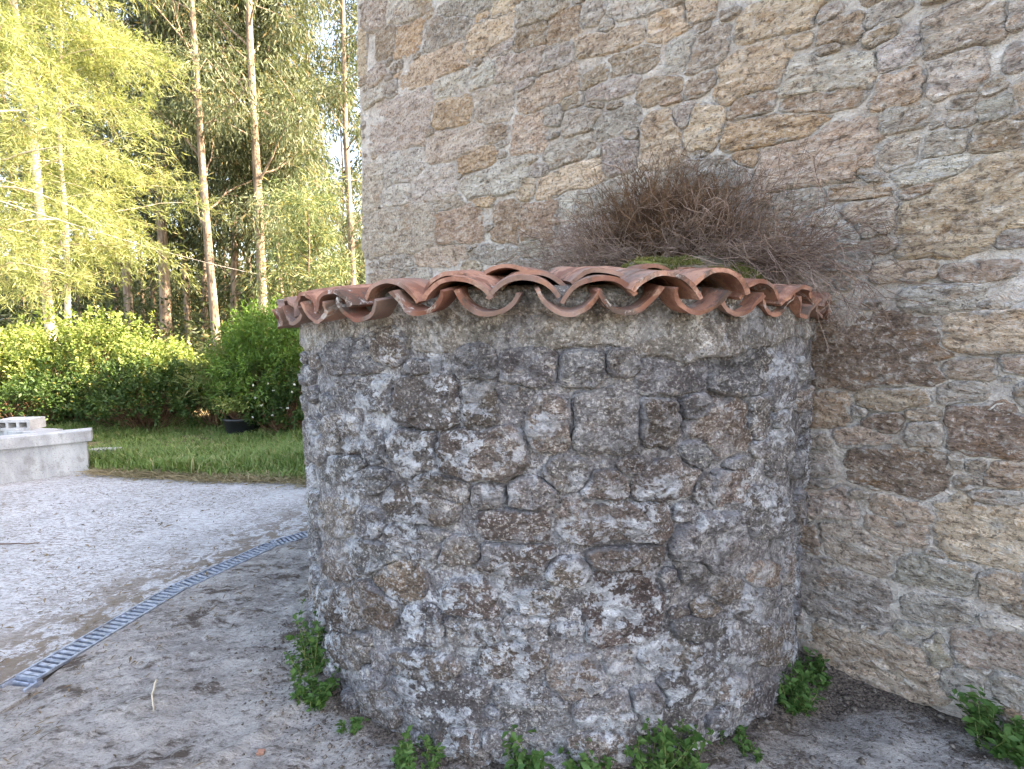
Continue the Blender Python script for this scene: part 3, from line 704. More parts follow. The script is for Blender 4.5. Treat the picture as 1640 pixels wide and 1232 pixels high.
seeds = fill(seeds, (.05, 5.3, .03, 5.5), (.26, .2, .15), 260, rng, 'ytbgwpg')
seeds = fill(seeds, (.03, 5.3, .03, 5.5), (.11, .075, .052), 700, rng, 'tbgwpgv')
seeds = fill(seeds, (.03, 4.8, .03, 4.8), (.036, .026), 900, rng, 'tbgwgv')
S0 = []
for s in seeds:                                  # keep stones inside the corner
    s = list(s)
    if s[0] - s[2] < .012: s[2] = max(.03, s[0] - .012)
    S0.append(tuple(s))
lay(S0, front, M['house_stone'], rng, .002, .010, .03, .021, wrap_front, 100, 1.06, in_view, 295, grow=1.07, square=1.6)
ss = fill([], (.40, HD - .2, .1, 5.4), (.26, .19, .12), 420, rng, 'ytbgwp')
lay(ss, side, M['house_stone'], rng, .010, .004, .0, .012, wrap_side, 900, 1.0, lambda u, v: False)

# ---- the round tank
tank = add('round_stone_tank', None, loc=(TC[0], TC[1], 0))
tag(tank, 'round lichen-covered stone water tank built against the house wall, with a clay tile roof', 'water tank')
def wrap_tank(s, z, h):
    th = s / TR
    r = TR + h + .012 * np.sin(3 * th + .6) + .020 * np.clip(.5 - z, 0, .5)
    return np.column_stack([TC[0] + r * np.sin(th), TC[1] - r * np.cos(th), z])
sA, sB = R_(-150) * TR, R_(66) * TR
uu = np.arange(sA, sB, .016); vv = np.arange(-.1, 1.63, .016)
U, V = np.meshgrid(uu, vv, indexing='ij'); U = U.ravel(); V = V.ravel()
q = np.column_stack([U, V, U * 0 + 3.3])
h = .014 * fbm(q * 5.5, 51, 4) + .009 * fbm(q * 19, 55, 4, .6) - .004
drum = part('drum_wall', np_mesh('drum', wrap_tank(U, V, h), grid_faces(len(uu), len(vv))), M['tank_mortar'], tank)
seeds = fill(list(TANK_STONES), (sA + .05, sB - .03, .03, 1.42), (.13, .095), 260, rng, 'lgtblgv')
seeds = fill(seeds, (sA + .05, sB - .03, .0, 1.44), (.066, .042), 420, rng, 'lglbwgv')
vis = lambda u, v: R_(-72) * TR < u
lay(seeds, drum, M['tank_stone'], rng, .002, .011, .20, .031, wrap_tank, 2000, .50, vis, 290, .16, 1.3, np.array((.95, 1.0, 1.13)), 1.06)

# mortar collar under the tiles, broken along its lower lip
uu = np.arange(sA, sB, .014)
low = 1.475 + .045 * fbm(np.column_stack([uu * 2.2, uu * 0, uu * 0]), 61, 3) + .026 * fbm(np.column_stack([uu * 11, uu * 0, uu * 0]), 64, 4)
low += .05 * np.clip((uu - .30) / .5, 0, 1) - .012
prof = [(0, -.03), (.0, .012), (.01, .024), (.06, .030), (.25, .030), (.5, .027), (.75, .022), (1, .016)]
V = []
for f, hh in prof:
    z = low + (1.635 - low) * f
    q = np.column_stack([uu, z, uu * 0 + 8.8])
    amt = np.clip(.35 + .9 * fbm(np.column_stack([uu * 1.7, uu * 0, uu * 0 + 4]), 77, 3) + .35 * np.clip((uu + .25) / .4, 0, 1), .12, 1.15)
    hz = np.where(hh > 0, -.006 + hh * amt * 1.15, hh) + (.018 * fbm(q * 7, 71, 4) + .010 * fbm(q * 26, 72, 3)) * (1 if hh > 0 else 0)
    V.append(wrap_tank(uu, z, hz))
V = np.stack(V, 1).reshape(-1, 3)
part('mortar_collar', np_mesh('collar', V, grid_faces(len(uu), len(prof))), M['collar'], tank)

# rough mortar packed under the tiles
V = []
for z, rr in ((1.60, .000), (1.63, .022), (1.66, .026), (1.69, .006), (1.70, -.06)):
    zz = np.full(len(uu), z) - .028 * np.clip((-np.degrees(uu / TR) - 15) / 40, 0, 1); q = np.column_stack([uu, zz, uu * 0 + 5.5])
    V.append(wrap_tank(uu, zz, rr - .035 * np.clip((np.degrees(uu / TR) - 12) / 15, 0, 1) + .016 * fbm(q * 9, 75, 4)))
V = np.stack(V, 1).reshape(-1, 3)
part('mortar_bedding', np_mesh('bedding', V, grid_faces(len(uu), 5)), M['collar'], tank)

# ---- clay tile roof of the tank
def tile_mesh(w0, w1, sag, L, th, seed, up):
    """barrel tile; outer (eave) end at y=0, width w0, inner end y=-L, width w1"""
    ns, nl = 15, 7
    rg = np.random.default_rng(seed)
    V = []
    for layer in (0, 1):
        for j in range(nl):
            f = j / (nl - 1); w = w0 + (w1 - w0) * f; y = -L * f
            k = sag / w0; al = 2 * math.atan(2 * k); rad = (w / 2) / math.sin(al)
            a = np.linspace(-al, al, ns)
            rr = rad + (th if layer else 0)
            x = rr * np.sin(a); z = rr * np.cos(a) - rad * math.cos(al)
            V.append(np.column_stack([x, np.full(ns, y), z]))
    V = np.concatenate(V)
    n = fbm(V * 9 + seed * 3.1, seed, 3)
    V[:, 2] += .008 * n; V[:, 0] += .007 * fbm(V * 7 + 20, seed + 2, 2)
    e = V[:, 1] > -.001
    V[e, 1] += .016 * fbm(V[e] * np.array([26, 0, 26]) + seed, seed + 7, 3)
    if not up: V[:, 2] = -V[:, 2] + sag
    F = []
    N = ns * nl
    for j in range(nl - 1):
        for i in range(ns - 1):
            a = j * ns + i
            F.append((a, a + 1, a + ns + 1, a + ns)); F.append((N + a, N + a + ns, N + a + ns + 1, N + a + 1))
    for i in range(ns - 1):
        F.append((i, N + i, N + i + 1, i + 1)); a = (nl - 1) * ns + i; F.append((a, a + 1, N + a + 1, N + a))
    for j in range(nl - 1):
        a = j * ns; F.append((a, a + ns, N + a + ns, N + a)); a = j * ns + ns - 1; F.append((a, N + a, N + a + ns, a + ns))
    if not up: F = [f[::-1] for f in F]
    me = np_mesh('tile', V, F)
    me.materials.append(M['clay'])
    import bmesh
    bm = bmesh.new(); bm.from_mesh(me)
    bmesh.ops.recalc_face_normals(bm, faces=bm.faces[:])
    for ed in bm.edges:
        if len(ed.link_faces) == 2 and ed.calc_face_angle() > .7: ed.smooth = False
    bm.to_mesh(me); bm.free()
    return me
PAN = [tile_mesh(.176, .185, .062, .42, .014, 300 + k, False) for k in range(4)]
COV = [tile_mesh(.205, .160, .060, .42, .014, 320 + k, True) for k in range(5)]
roof = part('tank_roof', None, None, tank)
WLOC[roof.name] = Vector((TC[0], TC[1], 1.6)); roof.location = (0, 0, 1.6)
SL = R_(11)
def put_tile(me, deg, rad, z, slope=SL, roll=0.0, yaw=0.0):
    th = R_(deg)
    z -= .030 * min(max((-deg - 15) / 40, 0), 1)
    p = (TC[0] + rad * math.sin(th), TC[1] - rad * math.cos(th), z)
    return add('tile', me, None, roof, p, (-slope, roll, th + math.pi + yaw))
pans = [-142, -132, -122, -112, -103, -94, -85, -76, -67, -58.5, -50, -41, -31, -20.5, -11.9, -2.2, 6.2, 14.2, 22.4, 31, 40, 49, 56.5]
for i, d in enumerate(pans):
    over = .100 if d < 16 else (.075 if d < 30 else .05)
    put_tile(PAN[i % 4], d + rng.normal(0, .3), TR + over + rng.normal(0, .008), 1.612 + rng.normal(0, .004), SL * rng.uniform(.8, 1.1), rng.normal(0, .05), rng.normal(0, .03))
    if -72 < d < 0: put_tile(PAN[(i + 1) % 4], d + rng.normal(0, .5), TR - .24, 1.650, R_(8), rng.normal(0, .04))
for i in range(len(pans) - 1):
    d = (pans[i] + pans[i + 1]) / 2
    over = .092 if d < 16 else (.068 if d < 30 else .045)
    put_tile(COV[i % 5], d + rng.normal(0, .4), TR + over + rng.normal(0, .012), 1.646 + rng.normal(0, .006), SL * rng.uniform(.6, 1.05), rng.normal(0, .08), rng.normal(0, .05))
    if -62 < d < -8:
        put_tile(COV[(i + 2) % 5], d + rng.normal(0, 1.2), TR - .17 + rng.normal(0, .035), 1.676 + rng.normal(0, .008), R_(6), rng.normal(0, .10), rng.normal(0, .08))
# loose doubled covers along the eave, and two that stand clear of the moss
put_tile(COV[1], -6.0, TR + .01, 1.668, R_(8), -.10, .07)
put_tile(COV[3], -12.6, TR - .12, 1.700, R_(6), .38, -.18)
put_tile(COV[0], 3.4, TR + .005, 1.672, R_(9), -.20, .16)
put_tile(COV[2], -18.2, TR + .005, 1.668, R_(9), .12, -.10)
put_tile(COV[4], 9.4, TR + .01, 1.668, R_(10), -.12, .08)
put_tile(COV[2], 15.6, TR - .20, 1.712, R_(7), .05, .05)
put_tile(COV[4], 24.0, TR - .20, 1.712, R_(7), -.05, -.06)

# earth bed that carries the tiles up to the wall, heaped with moss on the right
def bed_pt(th, f):
    o = TC + (TR - .06) * np.array([math.sin(th), -math.cos(th)])
    along = (o - H0) @ UD; mid = (TC - H0) @ UD
    inn = H0 + UD * (mid + (along - mid) * .62) + ND * -.02
    xy = o[None] + (inn - o)[None] * f[:, None]
    d = math.degrees(th)
    heap = min(max((d + 4) / 8, 0), 1) * min(max((52 - d) / 14, 0), 1)
    z = 1.595 + .30 * np.minimum(f * 1.05, 1) ** .8 + .088 * heap * np.clip((f - .02) / .10, 0, 1) * np.clip((1.0 - f) / .5, 0, 1)
    return np.column_stack([xy, z])
nt, nr = 150, 50
V = np.concatenate([bed_pt(th, np.linspace(0, 1, nr) ** 1.3) for th in np.linspace(R_(-148), R_(60), nt)])
def bed_bump(P): return .022 * fbm(P * np.array([6, 6, 0]), 81, 4) + .010 * fbm(P * np.array([22, 22, 0]), 84, 3)
V[:, 2] += bed_bump(V)
part('roof_bed', np_mesh('bed', V, grid_faces(nt, nr)), M['roof_bed'], tank)
mp = np.concatenate([bed_pt(R_(rng.uniform(-14, 46)), np.array([rng.uniform(.02, .55)])) for k in range(26000)])
mp[:, 2] += bed_bump(mp)
mp = mp[fbm(mp * np.array([6, 6, 0]), 91, 4) > .02]; n = len(mp)
D = rng.normal(0, .7, (n, 3)); D[:, 2] = np.abs(D[:, 2]) + .6
V, F = leaves(mp - np.array([0, 0, .004]), D, rng.normal(0, 1, (n, 3)), rng.uniform(.010, .024, n), rng.uniform(.005, .010, n))
part('moss', np_mesh('moss', V, F), M['moss'], tank, kind='stuff')

# ------------------------------------------------------------------ drainage channel
drain = add('drainage_channel', None, loc=(-2.183, 2.085, 0))
tag(drain, 'narrow slotted metal drainage channel curving across the yard towards the tank', 'drain')
sl = MB(); sl.box(-.050, .050, -.0085, .0085, -.012, .003)
slat_me = sl.mesh('slat'); slat_me.materials.append(M['galv'])
dp = [DR[k] for k in range(2, 6)] + [np.array([-.62, 4.62])]
for k in range(len(dp) - 1):
    a, b = dp[k], dp[k + 1]; d = b - a; L = float(np.hypot(*d)); d /= L
    ang = math.atan2(d[1], d[0]) - math.pi / 2
    s = np.array([d[1], -d[0]])
    c = (a + b) / 2
    m = MB()
    for o in (-.056, .056):
        m.box(o - .005, o + .005, -L / 2 + .003, L / 2 - .003, -.03, .007)
    m.box(-.055, .055, -L / 2 + .004, -L / 2 + .016, -.02, .0055); m.box(-.055, .055, L / 2 - .016, L / 2 - .004, -.02, .0055)
    gr = add('grate', m.mesh('grate frame'), M['galv'], drain, (c[0], c[1], -.001), (0, 0, ang))
    n = int((L - .05) / .030)
    for j in range(n):
        y = -L / 2 + .032 + (L - .064) * j / (n - 1)
        o = bpy.data.objects.new('slat', slat_me); COL.objects.link(o); o.parent = gr; o.location = (0, y, 0)
m = MB()
for k in range(len(dp) - 1):
    a, b = dp[k], dp[k + 1]; d = b - a; d /= np.hypot(*d); s = np.array([d[1], -d[0]])
    for (p0, p1) in (((a - s * .068), (b - s * .068)), ((a + s * .068), (b + s * .068))):
        m.put([(*p0, -.10), (*p1, -.10), (*p1, -.004), (*p0, -.004)], [(0, 1, 2, 3)])
    m.put([(*(a - s * .07), -.10), (*(a + s * .07), -.10), (*(b + s * .07), -.10), (*(b - s * .07), -.10)], [(0, 1, 2, 3)])
part('channel_trough', m.mesh('trough'), M['pit'], drain)
a = dp[0]; d = dp[1] - a; d /= np.hypot(*d); s = np.array([d[1], -d[0]])
m = MB()
for o in (-1, 1):
    p0 = a + s * .064 * o
    m.prism([tuple(p0 - s * .006 - d * .05), tuple(p0 + s * .006 - d * .05), tuple(p0 + s * .006 + d * .02), tuple(p0 - s * .006 + d * .02)], -.10, -.006)
m.prism([tuple(a - s * .058 - d * .012), tuple(a + s * .058 - d * .012), tuple(a + s * .058 - d * .004), tuple(a - s * .058 - d * .004)], -.10, -.012)
part('open_end', m.mesh('end'), M['galv'], drain)
# concrete haunch under the older end of the run
m = MB()
e0 = DR[1]; 
m.prism([(-2.50, -2.0), (-2.70, -2.0), (-2.50, 1.0), (-2.285, 2.07), (-2.09, 2.05), (-2.30, 1.0)], -.09, -.018)
add('channel_bed', m.mesh('bed2'), M['bedrock'], kind='structure')

# ------------------------------------------------------------------ concrete basin
bA = np.array([-4.66, 5.37])
e1 = np.array([-.80, -.60]); e2 = np.array([-.985, .17]); e2 /= np.hypot(*e2)
bB = bA + e1 * 2.4; bD = bA + e2 * 2.6; bC = bD + e1 * 1.6
basin = add('concrete_basin', None, loc=(bA[0], bA[1], 0))
tag(basin, 'low grey concrete basin with an overhanging coping at the edge of the yard', 'basin')
def strip(m, p, q, w_in, w_out, z0, z1, trim0=0.0, trim1=0.0):
    d = q - p; L = np.hypot(*d); d /= L; nn = np.array([d[1], -d[0]])
    cen = (bA + bB + bC + bD) / 4
    if (cen - (p + q) / 2) @ nn < 0: nn = -nn            # nn points inwards
    a, b = p + d * trim0, q - d * trim1
    m.prism([tuple(a - nn * w_out), tuple(b - nn * w_out), tuple(b + nn * w_in), tuple(a + nn * w_in)], z0, z1)
def wallpart(nm, p, q, t0, t1, z1=.35):
    m = MB(); strip(m, p, q, .15, 0, -.05, z1, t0, t1); return part(nm, m.mesh(nm), M['concrete'], basin)
wallpart('basin_wall', bA, bB, 0, 0); wallpart('basin_wall', bB, bC, .152, 0); wallpart('basin_wall', bD, bC, 0, .152); wallpart('basin_wall', bA, bD, .30, .152, .20)
def copingpart(p, q, t0, t1, z0, z1):
    m = MB(); strip(m, p, q, .17, .04, z0, z1, t0, t1); return part('coping', bevel_mesh(m.mesh('coping'), .008), M['concrete'], basin)
copingpart(bA, bB, -.05, -.04, .350, .470); copingpart(bB, bC, .18, 0, .350, .468); copingpart(bD, bC, 0, .18, .350, .467); copingpart(bA, bD, .34, .18, .378, .469)
m = MB(); cc = (bA + bB + bC + bD) / 4
m.prism([tuple(p + (cc - p) * .1) for p in (bA, bB, bC, bD)], -.04, .06)
part('basin_floor', m.mesh('floor'), M['pit'], basin)
def hollow_block(L, H, D, holes):
    """hollow concrete block, cavities open on the -y face"""
    m = MB(); t = .028
    m.box(0, L, D - t, D, 0, H); m.box(0, L, 0, D - t - .0005, 0, t); m.box(0, L, 0, D - t - .0005, H - t, H)
    w = (L - t * (holes + 1)) / holes
    for k in range(holes + 1):
        x = k * (w + t); m.box(x, x + t, 0, D - t - .0005, t + .0005, H - t - .0005)
    me = m.mesh('block'); me.materials.append(M['concrete']); return me
blk = hollow_block(.40, .175, .20, 4)
yaw = math.atan2(-e2[1], -e2[0])
for k in range(5):
    p = bA + e2 * (.78 + .405 * k) 
    nn = np.array([-e2[1], e2[0]]); nn = nn if nn @ (cc - bA) > 0 else -nn
    p = p + nn * .14
    add('hollow_block', blk, None, basin, (p[0], p[1], .201), (0, 0, yaw))
top = hollow_block(.34, .115, .22, 3)
p = bA + e2 * .92 + np.array([-e2[1], e2[0]]) * 0
o = add('concrete_block', top, None, None, (-5.60, 5.33, .471), (0, 0, R_(7)))
tag(o, 'single hollow concrete block lying on the coping of the concrete basin', 'concrete block')
# kerb stone beyond the basin
m = MB(); m.box(-.16, .16, -.07, .07, -.06, .10)
o = add('kerb_stone', bevel_mesh(m.mesh('kerb'), .015), M['concrete'], None, (-4.95, 5.95, .03), (0, 0, .15))
tag(o, 'short weathered kerb stone in the grass behind the concrete basin', 'kerb stone')

# ------------------------------------------------------------------ dry shrub on the tank roof
rng = np.random.default_rng(12)
def stemline(p0, d0, L, n, wander, grav, rg):
    n = n + 2
    P = [np.array(p0, float)]; d = np.array(d0, float); d /= np.linalg.norm(d)
    st = L / (n - 1)
    for _ in range(n - 1):
        d = d + rg.normal(0, wander, 3) + np.array([0, 0, -grav * st]); d /= np.linalg.norm(d)
        q = P[-1] + d * st
        dist = (q[:2] - H0) @ ND
        if dist < .035: q[:2] += ND * (.035 - dist)
        P.append(q)
    return np.array(P)
def wallpt(u, off, z): p = H0 + UD * u + ND * off; return np.array([p[0], p[1], z])
uc = 3.20
shrub = add('dry_shrub', None, loc=tuple(wallpt(uc, .15, 1.93)))
tag(shrub, 'dead leafless shrub of tangled grey and brown twigs on the tank roof against the wall', 'shrub')
paths, rad = [], []
def branch(P, r, k, rg, spread=.5, lf=.4):
    for _ in range(k):
        i = rg.integers(2, len(P) - 1)
        d = P[min(i + 1, len(P) - 1)] - P[i - 1]; d /= np.linalg.norm(d)
        d = d + rg.normal(0, spread, 3)
        L = lf * np.linalg.norm(P[-1] - P[0]) * rg.uniform(.4, 1)
        paths.append(stemline(P[i], d, max(L, .04), 4, .24, .2, rg)); rad.append(np.linspace(r * .7, r * .35, 6))
U3 = np.array([UD[0], UD[1], 0]); N3 = np.array([ND[0], ND[1], 0])
for k in range(900):                                  # upright brown heart
    u = uc + rng.normal(0, .17); P0 = wallpt(u, rng.uniform(.05, .28), 1.90 + rng.uniform(-.01, .05))
    d = np.array([0, 0, 1.0]) + U3 * (rng.normal(0, .20) + .8 * (u - uc)) + N3 * rng.normal(.02, .14)
    P = stemline(P0, d, rng.uniform(.20, .53) * (1 - .8 * abs(u - uc)), 7, .17, 0.05, rng); r = rng.uniform(.0010, .0019) * (1.7 if rng.uniform() < .10 else 1)
    paths.append(P); rad.append(np.linspace(r, r * .4, 9)); branch(P, r, 5, rng, .55, .38)
for k in range(26):                                   # woody main stems with forks
    u = uc + rng.normal(0, .13); P0 = wallpt(u, rng.uniform(.06, .24), 1.87)
    d = np.array([0, 0, 1.0]) + U3 * (rng.normal(0, .55) + 1.2 * (u - uc)) + N3 * rng.normal(.10, .25)
    P = stemline(P0, d, rng.uniform(.25, .50), 7, .20, 0.3, rng); r = rng.uniform(.0026, .0042)
    paths.append(P); rad.append(np.linspace(r, r * .4, 9)); branch(P, r * .7, 6, rng, .7, .6)
V, F = tubes(paths, rad, 3)
part('brown_stems', np_mesh('stems', V, F), M['twig_brown'], shrub)
paths, rad = [], []
for k in range(640):                                  # grey outer tangle
    side_ = rng.choice([-1, 1], p=[.52, .48])
    u = uc + side_ * abs(rng.normal(0, .26)); P0 = wallpt(u, rng.uniform(.03, .42), 1.88 + rng.uniform(-.03, .06) - .12 * max(0, u - uc - .2))
    d = U3 * (side_ * rng.uniform(.3, 1.3)) + np.array([0, 0, rng.uniform(-.05, .80)]) + N3 * rng.normal(.12, .28)
    P = stemline(P0, d, rng.uniform(.2, .58), 8, .32, .45, rng); r = rng.uniform(.0010, .0019) * (1.7 if rng.uniform() < .10 else 1)
    paths.append(P); rad.append(np.linspace(r, r * .45, 10)); branch(P, r, 5, rng, .75, .42)
for k in range(170):                                  # long twigs trailing over the right end
    P0 = wallpt(uc + rng.uniform(.15, .60), rng.uniform(.05, .40), 1.87 + rng.uniform(-.04, .05))
    d = U3 * rng.uniform(.5, 1.1) + np.array([0, 0, rng.uniform(-.25, .30)]) + N3 * rng.normal(.12, .22)
    P = stemline(P0, d, rng.uniform(.35, .74), 9, .26, 1.6, rng); r = rng.uniform(.0012, .0021)
    paths.append(P); rad.append(np.linspace(r, r * .4, 11)); branch(P, r, 2, rng, .5, .35)
V, F = tubes(paths, rad, 3)
part('grey_twigs', np_mesh('twigs', V, F), M['twig_grey'], shrub)
# pale fallen twigs on the moss
paths, rad = [], []
for k in range(200):
    P0 = wallpt(uc + rng.uniform(-.7, .55), rng.uniform(.12, .75), 0); P0[2] = 1.955 - .24 * ((P0[:2] - H0) @ ND) 
    d = np.append(rng.normal(0, 1, 2), rng.normal(0, .12)); P = stemline(P0, d, rng.uniform(.08, .3), 5, .15, 0, rng)
    paths.append(P); rad.append(np.linspace(.0015, .0008, 7))
V, F = tubes(paths, rad, 3)
part('fallen_twigs', np_mesh('fallen', V, F), M['twig_grey'], shrub)

# ------------------------------------------------------------------ weeds along the foot of the walls
def weed(px, py, spread, height, stems, leaf, label, lean=(0, 0), seed=1, z0=None, flatness=1.0):
    z0 = float(rock_h(np.array([[px, py, 0.0]]))[0][0])
    rg = np.random.default_rng(seed)
    o = add('weed', None, loc=(px, py, z0)); tag(o, label, 'weed', 'weeds along the foot of the walls')
    sp, sr, LP, LD, LN, LL = [], [], [], [], [], []
    for k in range(stems):
        a = rg.uniform(0, 2 * math.pi); rr = spread * math.sqrt(rg.uniform(0, 1)) * .75
        P = [np.array([rr * math.cos(a), rr * math.sin(a) * flatness, -.02])]
        d = np.array([math.cos(a) * .45 * rr / spread + lean[0], math.sin(a) * .45 * rr / spread + lean[1], 1.0])
        Hs = height * rg.uniform(.45, 1.1) * (1 - .45 * rr / spread); n = 7
        for _ in range(n - 1):
            d = d + rg.normal(0, .12, 3); d /= np.linalg.norm(d); P.append(P[-1] + d * Hs / (n - 1))
        P = np.array(P); sp.append(P); sr.append(np.linspace(.0022, .001, n))
        for i in range(1, n):
            for q in range(4):
                b = rg.uniform(0, 2 * math.pi)
                LP.append(P[i] + rg.normal(0, .004, 3)); LD.append([math.cos(b), math.sin(b), rg.uniform(-.15, .75)]); LN.append(np.array([0, 0, 1.0]) + rg.normal(0, .35, 3))
                LL.append(leaf * rg.uniform(.55, 1.2) * (.75 + .4 * i / n))
    V, F = tubes(sp, sr, 4); part_l(o, 'stems', V, F, M['stem_green'])
    LL = np.array(LL); V, F = leaves(np.array(LP), np.array(LD), np.array(LN), LL, LL * .58, .16); part_l(o, 'foliage', V, F, M['weed_leaf'])
    return o
def part_l(o, nm, V, F, mat):
    return add(nm, np_mesh(nm, V, F), mat, o, WLOC[o.name])
weed(-.90, 2.09, .065, .33, 24, .030, 'tall narrow green weed climbing the left foot of the round tank', (-.05, .03), 1)
weed(-.83, 1.95, .075, .17, 18, .030, 'low leafy weed hugging the tank just right of the tall narrow weed', (0, 0), 2)
weed(-.62, 1.78, .045, .08, 7, .026, 'tiny weed sprig on bare soil below the left side of the tank', (0, 0), 3)
weed(-.34, 1.62, .095, .15, 20, .025, 'bushy weed at the tank foot, leftmost of those cut by the lower picture edge', (0, 0), 4)
weed(.04, 1.56, .095, .21, 24, .032, 'broad-leaved weed in front of the tank under its middle', (0, 0), 5)
weed(.25, 1.565, .085, .18, 18, .032, 'weed with large leaves between the middle weed and the biggest clump', (0, 0), 6)
weed(.53, 1.585, .12, .25, 40, .028, 'largest bright green weed clump at the front right foot of the tank', (.06, 0), 7)
weed(.83, 1.67, .08, .08, 12, .022, 'sparse low weed on dark soil right of the largest weed clump', (0, 0), 8)
weed(1.15, 1.91, .10, .17, 34, .028, 'dense rounded green weed near the corner of tank and house wall', (0, 0), 9)
weed(1.34, 2.09, .11, .10, 16, .026, 'dark low weed tucked in the corner between tank and house wall', (0, 0), 10)
weed(1.80, 1.70, .12, .21, 34, .036, 'broad green weed at the foot of the house wall, far right', (-.1, -.1), 11)
# crumbs of soil, grit and small stones washed against the walls
n = 3400
th = rng.uniform(R_(-75), R_(75), n); rr = TR + .02 + np.abs(rng.normal(0, .20, n)) * np.where(th > .3, 1.3, .7)
gx = TC[0] + rr * np.sin(th); gy = TC[1] - rr * np.cos(th)
k = rng.integers(0, n, 900); uu2 = rng.uniform(3.7, 5.2, 900); pw = H0[None] + UD[None] * uu2[:, None] + ND[None] * np.abs(rng.normal(.03, .22, 900))[:, None]
gx = np.concatenate([gx, pw[:, 0]]); gy = np.concatenate([gy, pw[:, 1]]); k = ((np.column_stack([gx, gy]) - H0) @ ND > .02) & (gy > 1.2)
gx, gy = gx[k], gy[k]; n = len(gx)
def rock_z(x, y): return rock_h(np.column_stack([x, y, np.zeros(len(x))]))[0]
gz = rock_z(gx, gy)
sz = rng.uniform(.0025, .0075, n) * np.where(rng.uniform(0, 1, n) < .05, 2.4, 1)
octa = np.array([(1, 0, 0), (0, 1, 0), (-1, 0, 0), (0, -1, 0), (0, 0, .7), (0, 0, -.5)], float)
V = (np.column_stack([gx, gy, gz])[:, None] + octa[None] * sz[:, None, None] * rng.uniform(.6, 1.4, (n, 6, 1)))
F = np.array([(0, 1, 4), (1, 2, 4), (2, 3, 4), (3, 0, 4), (1, 0, 5), (2, 1, 5), (3, 2, 5), (0, 3, 5)])
o = add('grit', np_mesh('grit', V.reshape(-1, 3), (F[None] + 6 * np.arange(n)[:, None, None]).reshape(-1, 3), False), M['grit']); tag(o, 'loose grit and soil crumbs along the foot of the walls', 'grit', kind='stuff')

# ------------------------------------------------------------------ sticks, chips, litter
def stick(pts, r, label, mat):
    pts = np.array(pts, float)
    for q in pts:
        if q[0] > drain_x(q[1]) + .07: q[2] = max(q[2], rock_z(pts[:, 0], pts[:, 1]).max() + r + .003)
    c = pts.mean(0)
    t = np.linspace(0, 1, 12); idx = np.linspace(0, 1, len(pts))
    P = np.column_stack([np.interp(t, idx, pts[:, k]) for k in range(3)]) - c
    P += .004 * fbm(P * 30 + c, 5, 2)[:, None]
    V, F = tubes([P], [np.linspace(r, r * .5, 12)], 6)
    o = add('stick', np_mesh('stick', V, F), M[mat], None, tuple(c)); tag(o, label, 'stick', 'loose sticks on the ground')
stick([(-1.545, 2.02, .016), (-1.50, 1.93, .022), (-1.43, 1.84, .014)], .005, 'pale straight stick lying on bare rock between drain and tank', 'stick')
stick([(-4.05, 3.45, .012), (-3.7, 3.47, .016), (-3.45, 3.50, .012)], .006, 'dark thin stick lying on the pale concrete yard', 'twig_brown')
stick([(-2.40, 2.12, .0), (-2.37, 2.02, .012), (-2.30, 1.95, .01)], .006, 'short bent pale stick beside the open end of the drain', 'stick')
m = MB(); m.prism([(-.014, -.008), (.012, -.011), (.016, .006), (-.008, .011)], -.006, .006)
o = add('tile_chip', bevel_mesh(m.mesh('chip'), .002), M['clay'], None, (-.93, 1.69, float(rock_z(np.array([-.93]), np.array([1.69]))[0]) + .006), (.1, .15, .4)); tag(o, 'small orange chip of clay tile lying on the rock', 'tile chip')
# fallen eucalyptus leaves and bark shreds scattered over the yard
n = 16000
xy = np.column_stack([rng.uniform(-9, -1.0, n), rng.uniform(1.2, 5.3, n)])
dn = fbm(np.column_stack([xy * 1.6, xy[:, 0] * 0]), 201, 3)
dd = xy[:, 0] - drain_x(xy[:, 1])
keep = (rng.uniform(-.55, .75, n) < dn + .9 * np.exp(-(np.abs(dd + .15) / .35)) - .05) & ((np.abs(dd) > .09) | (rng.uniform(0, 1, n) < .35)) & (np.hypot(xy[:, 0] - TC[0], xy[:, 1] - TC[1]) > TR + .05)
xy = xy[keep]; n = len(xy)
a = rng.uniform(0, 2 * math.pi, n)
zz = np.full(n, .009); rk = xy[:, 0] > drain_x(xy[:, 1]); zz[rk] = rock_z(xy[rk, 0], xy[rk, 1]) + .004
P = np.column_stack([xy, np.where(np.abs(xy[:, 0] - drain_x(xy[:, 1])) < .09, .010, zz)])
D = np.column_stack([np.cos(a), np.sin(a), rng.normal(0, .12, n)])
L = rng.uniform(.012, .05, n) * np.where(rng.uniform(0, 1, n) < .04, 1.7, 1)
V, F = leaves(P, D, np.column_stack([rng.normal(0, .3, (n, 2)), np.ones(n)]), L, .002 + L * rng.uniform(.05, .20, n), .1)
o = add('leaf_litter', np_mesh('litter', V, F), M['dead_leaf']); tag(o, 'scattered dead leaves and bark shreds on the yard', 'leaf litter', kind='stuff')
